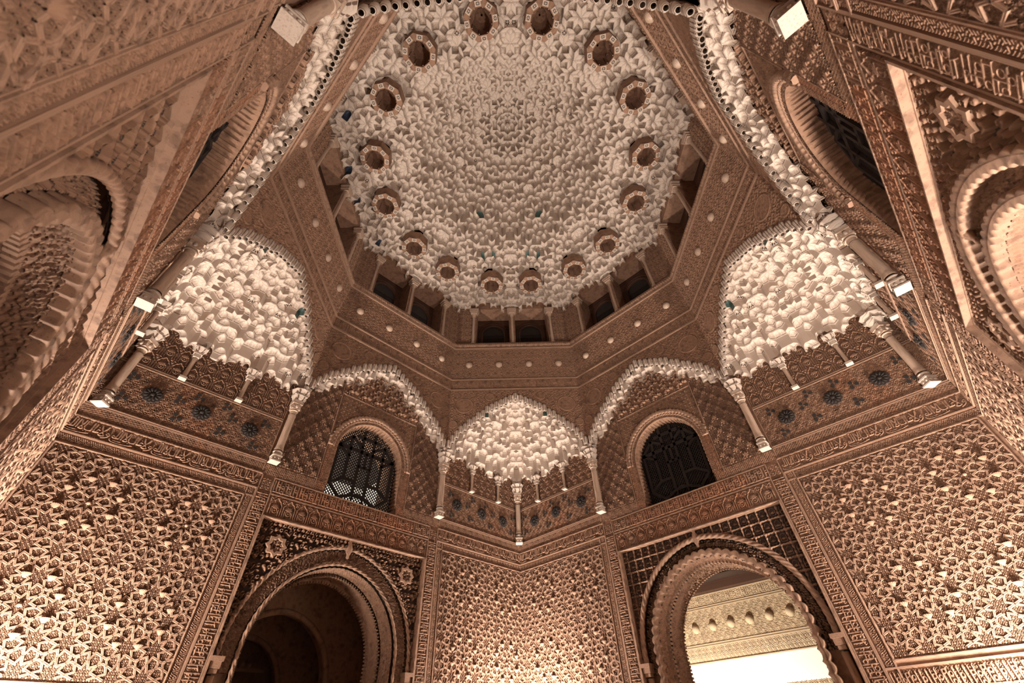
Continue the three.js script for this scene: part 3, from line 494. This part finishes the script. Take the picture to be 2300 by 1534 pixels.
// every plan tile becomes a vaulted cell: vertical at the edges that stand on lower cells, curving forward to its crown
function muqarnas(tiles, keep, height, h0, step, s, openEdge, N = 5, lift = .8) {
  const list = [], edges = new Map(), verts = new Map(), key = (v) => Math.round(v[0] * 2000) + ',' + Math.round(v[1] * 2000), ekey = (a, b) => { const p = key(a), q = key(b); return p < q ? p + '|' + q : q + '|' + p; };
  for (const p of tiles) { const c = [0, 1].map((k) => p.reduce((t, v) => t + v[k], 0) / 4); if (keep(c[0], c[1])) list.push({ p, c, level: Math.round((height(c[0], c[1]) - h0) / step + (Math.abs((p[1][0] - p[0][0]) * (p[3][1] - p[0][1]) - (p[1][1] - p[0][1]) * (p[3][0] - p[0][0])) > s * s * .9 ? lift : 0)) }); }
  list.forEach((t, i) => { for (let e = 0; e < 4; e++) { const k = ekey(t.p[e], t.p[(e + 1) % 4]); (edges.get(k) ?? edges.set(k, []).get(k)).push(i); const v = key(t.p[e]); verts.set(v, Math.min(verts.get(v) ?? 1e9, t.level)); } });
  for (const t of list) {
    t.near = [0, 1, 2, 3].map((e) => { const o = edges.get(ekey(t.p[e], t.p[(e + 1) % 4])).find((i) => list[i] !== t); return o === undefined ? null : list[o]; });
    t.back = [0, 1, 2, 3].filter((e) => { const o = t.near[e], m = [0, 1].map((k) => (t.p[e][k] + t.p[(e + 1) % 4][k]) / 2); return o ? o.level < t.level : !openEdge(m[0], m[1]); });
    t.feet = t.p.filter((v) => verts.get(key(v)) < t.level); t.base = h0 + t.level * step;
    const a = Math.abs((t.p[1][0] - t.p[0][0]) * (t.p[3][1] - t.p[0][1]) - (t.p[1][1] - t.p[0][1]) * (t.p[3][0] - t.p[0][0])); t.square = a > s * s * .9; t.area = a;
    t.z = (x, y) => { let d = 1e9; if (t.back.length) for (const e of t.back) d = Math.min(d, segDist(x, y, t.p[e], t.p[(e + 1) % 4])); else if (t.feet.length) for (const v of t.feet) d = Math.min(d, Math.hypot(x - v[0], y - v[1])); else return t.base + step * .93; const q = clamp(d / ((t.square ? .86 : .62) * s)); return t.base + step * .97 * Math.pow(1 - (1 - q) ** 2.2, .62); };
  }
  for (const t of list) {
    const pos = [], idx = [], uv = [], P4 = (i, j) => { const a = i / N, b = j / N; return [0, 1].map((k) => t.p[0][k] * (1 - a) * (1 - b) + t.p[1][k] * a * (1 - b) + t.p[2][k] * a * b + t.p[3][k] * (1 - a) * b); };
    for (let j = 0; j <= N; j++) for (let i = 0; i <= N; i++) { const [x, y] = P4(i, j); pos.push(x, t.z(x, y), y); uv.push(i / N, j / N); }
    for (let j = 0; j < N; j++) for (let i = 0; i < N; i++) { const a = j * (N + 1) + i, b = a + 1, c = a + N + 1, d = c + 1; if (pos[a * 3 + 1] + pos[d * 3 + 1] > pos[b * 3 + 1] + pos[c * 3 + 1]) idx.push(a, b, d, a, d, c); else idx.push(a, b, c, b, d, c); }
    for (let e = 0; e < 4; e++) {
      const a = t.p[e], b = t.p[(e + 1) % 4], o = t.near[e]; if (!o && !openEdge((a[0] + b[0]) / 2, (a[1] + b[1]) / 2)) continue;
      const col = []; let gap = 0; for (let k = 0; k <= N; k++) { const q = k / N, x = a[0] + (b[0] - a[0]) * q, y = a[1] + (b[1] - a[1]) * q, z0 = t.z(x, y), z1 = o ? o.z(x, y) : t.base + step * 1.25; gap += z0 - z1; col.push([x, y, z0, z1]); }
      if (o && (gap < 1e-4 && !(Math.abs(gap) < 1e-4 && list.indexOf(t) < 0))) continue;
      const i0 = pos.length / 3; for (const [x, y, z0, z1] of col) { pos.push(x, z0, y, x, z1, y); uv.push(.46, .46, .54, .54); }
      for (let k = 0; k < N; k++) { const q = i0 + k * 2; idx.push(q, q + 1, q + 2, q + 1, q + 3, q + 2); }
    }
    t.geo = buffer(pos, idx, uv);
  }
  return list;
}
const squinchTiles = octagonalTiling(.1, 2.9), cornerName = ['far', 'left', 'right', 'overhead'];
{
  // corner vaults: local x along the arch, z towards the room; the arch plane is z = 0, the corner is z = -1.837
  const D = 3.82, depth = 5.657 - D, wallDist = (x, z) => (z + depth - Math.abs(x)) * Math.SQRT1_2;
  const cells = muqarnas(squinchTiles.map((p) => p.map(([x, y]) => [x, y - .02]).reverse()), (x, z) => z < -.02 && wallDist(x, z) > -.04 && Math.abs(x) < 1.72,
    (x, z) => PROFILE((depth - Math.max(0, wallDist(x, z) - .06) * S2) * 1.62 / depth) - .04 + .05 * Math.sin(x * 9 + 1.5) * Math.cos(z * 9), 6.36, .105, .1, (x, z) => z > -.08, 5, 1.1);
  const trim = (list, zmax) => list.forEach((t) => { const a = t.geo.attributes.position; for (let i = 0; i < a.count; i++) if (a.getZ(i) > zmax) a.setZ(i, zmax); });   // no cell comes through the face of its arch
  trim(cells, -.012);
  const proto = new THREE.Group(), spare = []; let k = 0;
  cells.sort((a, b) => b.c[1] - a.c[1] || a.c[0] - b.c[0]);
  for (const t of cells) { if (k >= 300) { spare.push(t.geo); k++; continue; } const h = (Math.abs(Math.round(t.c[0] * 971)) * 7 + Math.abs(Math.round(t.c[1] * 613)) * 13) % 100; part('cell', t.geo, t.square && h < 10 ? M.painted : h > 98 ? M.teal : M.muqarnas, proto); k++; }
  if (spare.length) part('deep_cells', merge(spare), M.muqarnas, proto).userData = { kind: 'stuff' };
  console.log('squinch cells', k);
  [[0, 'far corner, between the two doorways'], [PI / 2, 'left corner, bulging beside the left wall'], [-PI / 2, 'right corner, bulging beside the right wall'], [PI, 'overhead corner at the top edge']].forEach(([a, txt]) => {
    const c = proto.clone(); c.name = numbered('muqarnas_squinch'); c.userData = { label: `white stalactite vault of muqarnas cells filling the ${txt}`, category: 'muqarnas vault' }; scene.add(c); frameAt(c, a, D);
  });
  // arches over the windows: a band of cells between wall and spandrel
  const bandTiles = octagonalTiling(.09, 2.2).map((p) => p.map(([x, y]) => [x, y + .05]).reverse());
  const bandCells = muqarnas(bandTiles, (x, z) => z > -.05 && z < .2 && Math.abs(x) < 1.62, (x, z) => PROFILE(x) - .52 * Math.pow(clamp(1 - z / .2), .8) * (1 - .6 * Math.pow(Math.abs(x) / 1.62, 3)) - .05, 6.3, .11, .09, (x, z) => z > .14, 5, 1);
  trim(bandCells, .172);
  const arcProto = new THREE.Group(); k = 0;
  for (const t of bandCells) { const h = (Math.abs(Math.round(t.c[0] * 971)) * 7 + Math.abs(Math.round(t.c[1] * 613)) * 13) % 100; part('cell', t.geo, t.square && h < 14 ? M.painted : h > 98 ? M.teal : M.muqarnas, arcProto); k++; }
  console.log('band cells', k);
  WALLS.forEach((w, i) => { const c = arcProto.clone(); c.name = numbered('muqarnas_arch'); c.userData = { label: ['white stepped muqarnas arch over the backlit window on the left', 'white stepped muqarnas arch over the dark window on the right', 'white muqarnas arch running steeply up the upper left', 'white muqarnas arch running steeply down the upper right'][i], category: 'muqarnas arch' }; scene.add(c); frameAt(c, w.angle, 4.0); });
}

// ---------------------------------------------------------------- the octagon: spandrels, frieze, sill, drum, windows
const faceNames = ['over the far corner', 'over the left wall', 'over the left corner', 'over the near left wall', 'over the overhead corner', 'over the near right wall', 'over the right corner', 'over the right wall'];
const faceAngle = (k) => k * PI / 4;
{
  const spandrelF = (u, v) => { const x = Math.abs(u); let q = at(P.vine, u / .3, v / .3); for (const [cx, cy, r] of [[1.22, 7.62, .2], [.62, 7.86, .1], [1.46, 7.1, .09]]) { const d = Math.hypot(x - cx, v - cy); if (Math.abs(d - r) < .014) q = 1; else if (d < r - .014) q = .35 + .5 * at(P.hatch, u / .12, v / .12); else if (d < r + .03) q *= .15; } return q; };
  const face = reliefArea(-1.585, 1.585, 6.36, 8.06, .009, spandrelF, (u, v) => v > PROFILE(u) + .02, .02);
  const pts = [[-1.585, 8.07]]; for (let i = 0; i <= 40; i++) { const x = -1.585 + 3.17 * i / 40; pts.push([x, PROFILE(x) + .01]); } pts.push([1.585, 8.07]);
  const slab = new THREE.ExtrudeGeometry(new THREE.Shape(pts.map((p) => new THREE.Vector2(...p))), { depth: .03, bevelEnabled: false }); slab.translate(0, 0, -.032);
  // the row of small hooded lobes along the edge of each arch
  const lobeGeo = (() => { const g = new THREE.LatheGeometry([[.02, -.13], [.034, -.11], [.03, -.09], [.036, -.06], [.038, 0], [.034, .025], [.02, .045], [0, .052]].map((p) => new THREE.Vector2(...p)), 10); g.scale(1.45, 1.2, 1.3); return g; })();
  const lobes = []; for (let x = 0; x < 1.56;) { for (const q of x ? [-1, 1] : [1]) lobes.push([q * x, Math.round(PROFILE(x) / .06) * .06 - .012]); const sl = Math.abs(PROFILE(x + .02) - PROFILE(x)) / .02; x += .122 / Math.hypot(1, sl * .8); }
  const rope = (() => { const n = 340, m = 10, L = 3.06, pos = [], idx = [], uv = []; for (let i = 0; i <= n; i++) for (let k = 0; k <= m; k++) { const x = -L / 2 + L * i / n, a = -PI * .62 + PI * 1.12 * k / m, r = .075 * (1 + .1 * Math.cos(2 * PI * (x / .055) + a * 2.2)); pos.push(x, r * Math.sin(a + .25), r * Math.cos(a + .25)); uv.push(x, a * .08); } for (let i = 0; i < n; i++) for (let k = 0; k < m; k++) { const a = i * (m + 1) + k; idx.push(a, a + m + 1, a + m + 2, a, a + m + 2, a + 1); } return buffer(pos, idx, uv); })();
  const drumShape = new THREE.Shape([[-1.8, 9.4], [1.8, 9.4], [1.8, 11.6], [-1.8, 11.6]].map((p) => new THREE.Vector2(...p)));
  for (const s of [-1, 1]) drumShape.holes.push(new THREE.Path([[s * .54 - .46, 9.62], [s * .54 + .46, 9.62], [s * .54 + .46, 10.98], [s * .54 - .46, 10.98]].map((p) => new THREE.Vector2(...p))));
  const drumBody = new THREE.ExtrudeGeometry(drumShape, { depth: .5, bevelEnabled: false }); drumBody.translate(0, 0, -.5);
  const wArch = arch(.31, 10.35, 9.63, .02), mouldA = sweep(wArch, mould(-.01, .07, 0, .06), true), mouldB = sweep(arch(.4, 10.38, 9.63, .02), roundSec(.025, .01, 6)), paneG = new THREE.ShapeGeometry(new THREE.Shape(wArch.map((p) => new THREE.Vector2(...p))));
  const grille = (() => { const l = []; for (let i = -7; i <= 7; i++) { l.push(box(.008, .7, .01, i * .04, 9.99, .01)); l.push(box(.62, .008, .01, 0, 9.99 + i * .048, .01)); } return merge(l); })();
  const shell = (() => { const pos = [], idx = [], n = 24, m = 7, uv = []; for (let j = 0; j <= m; j++) for (let i = 0; i <= n; i++) { const t = j / m * PI / 2, a = i / n * 2 * PI, r = .085 * Math.sin(t) * (1 + (i % 2 ? .05 : -.03) * Math.sin(t)); pos.push(r * Math.cos(a), r * Math.sin(a), .07 * Math.cos(t)); uv.push(i / n, j / m); } for (let j = 0; j < m; j++) for (let i = 0; i < n; i++) { const a = j * (n + 1) + i, b = a + 1, c = a + n + 1; idx.push(a, c, c + 1, a, c + 1, b); } return buffer(pos, idx, uv); })();
  const shaft = new THREE.LatheGeometry([[.06, 9.56], [.062, 9.62], [.045, 9.64], [.04, 9.7], [.036, 10.5], [.044, 10.53], [.036, 10.56], [.04, 10.6]].map((p) => new THREE.Vector2(...p)), 12);
  const cap = (() => { const g = [new THREE.CylinderGeometry(.075, .042, .14, 8), box(.17, .05, .17, 0, .09, 0), box(.21, .06, .19, 0, .15, 0), box(.26, .06, .2, 0, .22, 0)]; return merge(g); })();
  for (let k = 0; k < 8; k++) {
    const a = faceAngle(k), nm = faceNames[k];
    const t = frameAt(thing('octagon_spandrel', `brown arabesque stucco spandrel of the octagon ${nm}`, 'spandrel'), a, 3.82); part('carving', face, M.plaster, t); part('backing', slab, M.plaster, t); for (let q = 0; q < lobes.length; q++) part('muqarnas_lobe', lobeGeo, M.muqarnas, t, lobes[q][0], lobes[q][1], .005);
    const f = frameAt(thing('octagon_frieze', `slanting carved frieze with shell bosses below the drum sill ${nm}`, 'frieze'), a, 3.82, 8.07); f.rotation.order = 'YXZ'; f.rotateX(Math.atan2(.15, 1.3));
    part('backing', box(3.5, 1.36, .2, 0, .66, -.106), M.plaster, f);
    fill(f, 'lower_strip', R.script, M.plaster, -1.6, 1.6, .03, .29, -.004); fill(f, 'carved_field', R.drum, M.plaster, -1.6, 1.6, .33, 1.25, -.004);
    part('fillet', merge([box(3.3, .03, .05, 0, .01, .015), box(3.3, .025, .035, 0, .31, .01), box(3.2, .035, .05, 0, 1.27, .015)]), M.mould, f);
    for (const x of [-1.15, -.385, .385, 1.15]) part('shell_boss', shell, M.marble, f, x, .75, .008);
    const s = frameAt(thing('sill_moulding', `twisted rope sill moulding under the drum windows ${nm}`, 'moulding'), a, 3.7, 9.45); part('rope', rope, M.mould, s); part('shelf', box(3.1, .04, .3, 0, .06, -.1), M.mould, s);
    const d = frameAt(structure('trim_' + (k + 1)), a, 3.74); part('drum_wall', drumBody, M.plaster, d);
    for (const q of [-1, 1]) fill(d, 'drum_carving', R.vine, M.plaster, q > 0 ? 1.02 : -1.6, q > 0 ? 1.6 : -1.02, 9.58, 11.0, .003);
    [-1, 1].forEach((q, j) => {
      const w = frameAt(structure('window_' + (5 + k * 2 + j)), a, 3.74); const x = q * .54;
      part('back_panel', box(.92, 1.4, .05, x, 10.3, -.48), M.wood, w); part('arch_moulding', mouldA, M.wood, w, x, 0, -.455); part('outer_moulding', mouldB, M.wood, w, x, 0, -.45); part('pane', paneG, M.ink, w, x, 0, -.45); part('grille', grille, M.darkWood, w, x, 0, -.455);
    });
    [-1.08, 0, 1.08].forEach((x, j) => { const c = frameAt(thing('drum_colonette', `small stucco colonette ${['left of', 'between', 'right of'][j]} the paired drum windows ${nm}`, 'column', 'drum colonettes'), a, 3.74); c.translateX(x); c.translateZ(.01); part('shaft', shaft, M.marble, c); part('capital', cap, M.marble, c, 0, 10.67, 0); });
  }
}

// ---------------------------------------------------------------- the dome
{
  const c = structure('ceiling'), rs = [0, .3, .7, 1.1, 1.5, 1.85, 2.1, 2.3, 2.55, 2.85, 3.1, 3.45, 3.8, 4.4], hs = [15.05, 14.9, 14.6, 14.2, 13.7, 13.1, 12.5, 12.0, 11.75, 11.55, 11.4, 11.2, 10.94, 10.7];
  const prof = (r) => { let i = 0; while (i < rs.length - 2 && rs[i + 1] < r) i++; const t = (r - rs[i]) / (rs[i + 1] - rs[i]); return hs[i] + (hs[i + 1] - hs[i]) * t; };
  const cup = []; for (let k = 0; k < 8; k++) for (const q of [-1, 1]) { const a = k * PI / 4 + q * 10.4 * PI / 180; cup.push([3.09 * Math.sin(a), -3.09 * Math.cos(a)]); }
  const octR = (x, z) => { let m = 0; for (let k = 0; k < 8; k++) m = Math.max(m, x * Math.sin(k * PI / 4) - z * Math.cos(k * PI / 4)); return m; };
  const height = (x, z) => { const r = Math.hypot(x, z), a = Math.atan2(x, -z), q = octR(x, z), rr = r * .55 + q * .45; let h = prof(rr); const star = Math.cos(8 * a); h += .16 * star * Math.exp(-(((r - 1.9) / .9) ** 2)) + .1 * Math.cos(16 * a) * Math.exp(-(((r - 2.6) / .5) ** 2)) - .14 * star * Math.exp(-(((r - 1.0) / .4) ** 2)); h += (r > 3.35 ? .12 * Math.cos(16 * a + PI) : 0); return h; };
  const cells = muqarnas(octagonalTiling(.128, 4.3), (x, z) => octR(x, z) < 3.76 && !cup.some((p) => Math.hypot(p[0] - x, p[1] - z) < .25), height, 10.9, .125, .128, () => false, 4, 1.25);
  cells.sort((a, b) => b.area * (b.square ? 1 : .9) / (1 + .02 * (b.c[1] + 6) ** 2) - a.area * (a.square ? 1 : .9) / (1 + .02 * (a.c[1] + 6) ** 2) || a.c[1] - b.c[1]);
  cells.sort((a, b) => Math.hypot(a.c[0] + .3, a.base - 1.6, a.c[1] - 4.5) - Math.hypot(b.c[0] + .3, b.base - 1.6, b.c[1] - 4.5));
  const rest = { muqarnas: [], teal: [], blue: [] };
  cells.forEach((t, i) => { const h = (Math.abs(Math.round(t.c[0] * 971)) * 7 + Math.abs(Math.round(t.c[1] * 613)) * 13) % 100, m = t.square && h < 5 ? 'plaque' : (h === 98 && t.c[0] > t.c[1]) ? 'teal' : (h === 97 && t.c[0] + t.c[1] < .8) ? 'blue' : 'muqarnas'; if (i < 300) part('cell', t.geo, M[m], c); else (rest[m] ??= []).push(t.geo); });
  for (const [m, l] of Object.entries(rest)) if (l.length) part('dome_cells', merge(l), M[m], c).userData = { kind: 'stuff' };
  console.log('dome cells', cells.length);
  // the sixteen little cupolas
  const P2 = (l, seg) => new THREE.LatheGeometry(l.map((p) => new THREE.Vector2(...p)), seg, PI / 8);
  const well = toCreasedNormals(P2([[.345, .28], [.33, .0], [.22, -.03], [.215, .02], [.215, .34], [.19, .42], [.12, .55], [.02, .62]], 8), .3), plq = new THREE.BoxGeometry(.11, .012, .085); 
  const ribs = merge(Array.from({ length: 8 }, (_, k) => { const b = box(.02, .36, .02, .205, .18, 0); b.rotateY(k * PI / 4 + PI / 8); return b; }));
  for (const [x, z] of cup) { const u = new THREE.Group(); u.name = 'cupola'; u.position.set(x, 11.2, z); u.rotation.y = -Math.atan2(x, -z); c.add(u); part('well', well, M.plaster, u); part('rib', ribs, M.mould, u); for (let k = 0; k < 8; k += 1) { const a = k * PI / 4, q = part('plaque', plq, M.plaque, u, .262 * Math.sin(a), -.022, .262 * Math.cos(a)); q.rotation.y = a; } }  // wells in darker plaster than the cells: inner shade put into the colour
  part('pendant_boss', new THREE.LatheGeometry([[0, -.1], [.05, -.07], [.07, 0], [.04, .06], [.08, .1]].map((p) => new THREE.Vector2(...p)), 16), M.muqarnas, c, 0, 14.95, 0);
  part('roof_shell', (() => { const g = new THREE.LatheGeometry([[4.6, 8.0], [4.6, 11.6], [4.4, 12.2], [3.2, 14], [1.6, 15.4], [0, 15.9]].map((p) => new THREE.Vector2(...p)), 32); return g; })(), M.plaster, c);
  part('roof_slab', (() => { const s = new THREE.Shape([[-7, -7], [7, -7], [7, 7], [-7, 7]].map((p) => new THREE.Vector2(...p))); s.holes.push(new THREE.Path(Array.from({ length: 32 }, (_, k) => new THREE.Vector2(4.3 * Math.cos(k * PI / 16), 4.3 * Math.sin(k * PI / 16))))); const g = new THREE.ExtrudeGeometry(s, { depth: .2, bevelEnabled: false }); g.rotateX(PI / 2); g.rotateY(PI / 4); return g; })(), M.plaster, c, 0, 8.35, 0);
}

// ---------------------------------------------------------------- colonettes under the muqarnas
{
  const V = (l) => l.map((p) => new THREE.Vector2(...p));
  const shaft = new THREE.LatheGeometry(V([[.066, .2], [.07, .22], [.062, .25], [.058, .3], [.056, .84], [.062, .86], [.056, .88]]), 20), base = merge([box(.15, .018, .15, 0, .009, 0), box(.128, .08, .128, 0, .055, 0), box(.15, .02, .15, 0, .1, 0), ...[0, 1, 2, 3].flatMap((k) => [-1, 1].map((q) => new THREE.SphereGeometry(.018, 6, 5).scale(1, 1.2, .6).translate(q * .03, .055, .066).rotateY(k * PI / 2))), new THREE.CylinderGeometry(.06, .075, .05, 16).translate(0, .135, 0), new THREE.TorusGeometry(.058, .016, 6, 18).rotateX(PI / 2).translate(0, .17, 0)]);
  const capital = merge([new THREE.CylinderGeometry(.056, .054, .06, 16).translate(0, .92, 0), new THREE.TorusGeometry(.058, .014, 6, 16).rotateX(PI / 2).translate(0, .955, 0), box(.14, .1, .14, 0, 1.03, 0), box(.17, .03, .17, 0, 1.1, 0)]);
  const leaves = merge(Array.from({ length: 8 }, (_, k) => { const g = new THREE.SphereGeometry(.03, 6, 5); g.scale(.8, 1.2, .5); g.translate(0, 1.03, .078); g.rotateY(k * PI / 4); return g; }));
  const abacus = merge([box(.17, .04, .17, 0, 1.135, 0), new THREE.CylinderGeometry(.13, .085, .1, 8).translate(0, 1.2, 0), box(.22, .03, .2, 0, 1.265, 0), new THREE.CylinderGeometry(.16, .11, .08, 8).translate(0, 1.32, 0)]);
  const cornerAt = [[0, -1, 'far corner'], [-1, 0, 'left corner'], [1, 0, 'right corner'], [0, 1, 'overhead corner']];
  const proto = new THREE.Group(); part('base', base, M.block, proto); part('shaft', shaft, M.marble, proto); part('capital', capital, M.marble, proto); part('carved_leaves', leaves, M.block, proto); part('abacus', abacus, M.muqarnas, proto);
  const put = (x, z, rot, label) => { const c = proto.clone(); c.name = numbered('marble_colonette'); c.userData = { label, category: 'column' }; c.position.set(x, 5.02, z); c.rotation.y = rot; scene.add(c); };
  cornerAt.forEach(([x, z, n]) => put(x * 5.5, z * 5.5, Math.abs(z) ? 0 : PI / 2, `marble colonette standing in the angle of the ${n} under its muqarnas vault`));
  const wn = ['left wall', 'right wall', 'near left wall', 'near right wall'], en = [['next to the left corner vault', 'next to the far corner vault'], ['next to the far corner vault', 'next to the right corner vault'], ['next to the overhead corner vault', 'next to the left corner vault'], ['next to the right corner vault', 'next to the overhead corner vault']];
  WALLS.forEach((w, i) => [-1, 1].forEach((s, j) => { const p = new THREE.Vector3(s * 1.63, 0, .1).applyAxisAngle(new THREE.Vector3(0, 1, 0), w.angle).add(new THREE.Vector3(-Math.sin(w.angle) * w.dist, 0, -Math.cos(w.angle) * w.dist)); put(p.x, p.z, w.angle, `marble colonette on the ${wn[i]} ${en[i][j]}`); }));
  // short colonettes between them
  const sproto = new THREE.Group(); part('base', box(.1, .035, .1, 0, .0175, 0), M.block, sproto); part('shaft', new THREE.LatheGeometry(V([[.032, .035], [.03, .06], [.028, .36], [.036, .38], [.028, .4], [.034, .42]]), 14), M.marble, sproto); part('capital', merge([box(.09, .06, .09, 0, .45, 0), box(.12, .03, .11, 0, .495, 0), new THREE.CylinderGeometry(.1, .055, .09, 8).translate(0, .555, 0), box(.19, .03, .15, 0, .61, 0)]), M.muqarnas, sproto);
  WALLS.forEach((w, i) => [-1, 1].forEach((s, j) => [2.47, 3.28].forEach((u, k) => {
    if ((i === 2 && s < 0) || (i === 3 && s > 0)) return;
    const c = sproto.clone(); c.name = numbered('short_colonette'); c.userData = { label: `short colonette on the ${wn[i]} ${en[i][j].replace('next to', k ? 'deep beneath' : 'at the rim of')}`, category: 'column' }; scene.add(c); frameAt(c, w.angle, w.dist, 5.8); c.translateX(s * u); c.translateZ(.07);
  })));
  // dark painted medallions in the ring panels
  const disc = (() => { const l = []; const s = new THREE.Shape(Array.from({ length: 48 }, (_, k) => { const a = k * PI / 24, r = .118 * (1 + .07 * Math.cos(12 * a)); return new THREE.Vector2(r * Math.cos(a), r * Math.sin(a)); })); return new THREE.ExtrudeGeometry(s, { depth: .012, bevelEnabled: true, bevelSize: .006, bevelThickness: .006, bevelSegments: 1 }); })();
  const petals = merge(Array.from({ length: 12 }, (_, k) => { const g = new THREE.SphereGeometry(.024, 6, 5); g.scale(.62, 1.35, .35); g.translate(0, .074, .018); g.rotateZ(k * PI / 6); return g; }).concat([new THREE.SphereGeometry(.026, 8, 6).scale(1, 1, .4).translate(0, 0, .018)]));
  const inlay = merge([0, 1, 2].map((k) => { const s = new THREE.Shape([[0, .012], [.022, .03], [.03, .062], [0, .078], [-.03, .062], [-.022, .03]].map((p) => new THREE.Vector2(...p))); const g = new THREE.ExtrudeGeometry(s, { depth: .006, bevelEnabled: false }); g.rotateZ(k * 2.094 + .4); return g; }));
  WALLS.forEach((w, i) => [-1, 1].forEach((s, j) => {
    if ((i === 2 && s < 0) || (i === 3 && s > 0)) return;
    const t = frameAt(thing('painted_medallions_panel', `row of dark painted rosettes on the ${wn[i]} ${en[i][j]}`, 'ornament'), w.angle, w.dist);
    for (const u of [2.13, 2.83, 3.47]) { const m = part('rosette', disc, M.ground, t, s * u, 5.43, .012); part('petals', petals, M.ink, m, 0, 0, .012); }
    for (const [u, v] of [[1.95, 5.62], [2.0, 5.2], [2.42, 5.5], [2.5, 5.24], [2.56, 5.66], [2.95, 5.65], [3.08, 5.23], [3.15, 5.5], [3.75, 5.26], [3.78, 5.6]]) part('inlay', inlay, M.ink, t, s * u, v, .016);
  }));
}

// ---------------------------------------------------------------- the floodlights that light the hall
{
  const lamp = (name, label, x, y, z, w, d, power, tilt) => {
    const t = thing(name, label, 'floodlight'); t.position.set(x, 0, z); t.rotation.y = Math.atan2(x, z);
    part('stand', new THREE.CylinderGeometry(.02, .02, y - .1, 8).translate(0, (y - .1) / 2, 0), M.metal, t); part('foot', new THREE.CylinderGeometry(.2, .22, .03, 20), M.metal, t, 0, .015, 0);
    const head = (name, geo, mat) => { geo.rotateX(TILT); geo.translate(0, y, 0); part(name, geo, mat, t); };   // the head leans outwards, to the corner
    head('housing', merge([box(w + .04, .1, d + .04, 0, -.05, 0), box(w + .08, .02, d + .08, 0, -.005, 0), ...[-1, 1].flatMap((q) => [box(.02, .09, d + .04, q * (w / 2 + .02), .045, 0), box(w + .04, .09, .02, 0, .045, q * (d / 2 + .02))])]), M.metal); head('lamp_glass', box(w, .008, d, 0, .01, 0), M.glow);
    const l = new THREE.RectAreaLight(FLOOD, power, w, d); l.position.set(0, y + .022 * Math.cos(TILT), .022 * Math.sin(TILT)); l.rotation.x = PI / 2 + TILT; l.castShadow = true; t.add(l);
  };
  for (const [x, z, n] of [[0, -4.7, 'far'], [-4.7, 0, 'left'], [4.7, 0, 'right'], [2.1, 3.3, 'overhead']]) lamp('floodlight', n === 'overhead' ? 'black floodlight low on the floor at the foot of the near right wall' : `black floodlight on a stand in the ${n} corner below the photo's lower edge`, x, n === 'overhead' ? .5 : 1.05, z, .42, .3, FLOOD_POWER * (n === 'overhead' ? .75 : 1));
}
renderer.render(scene, camera);
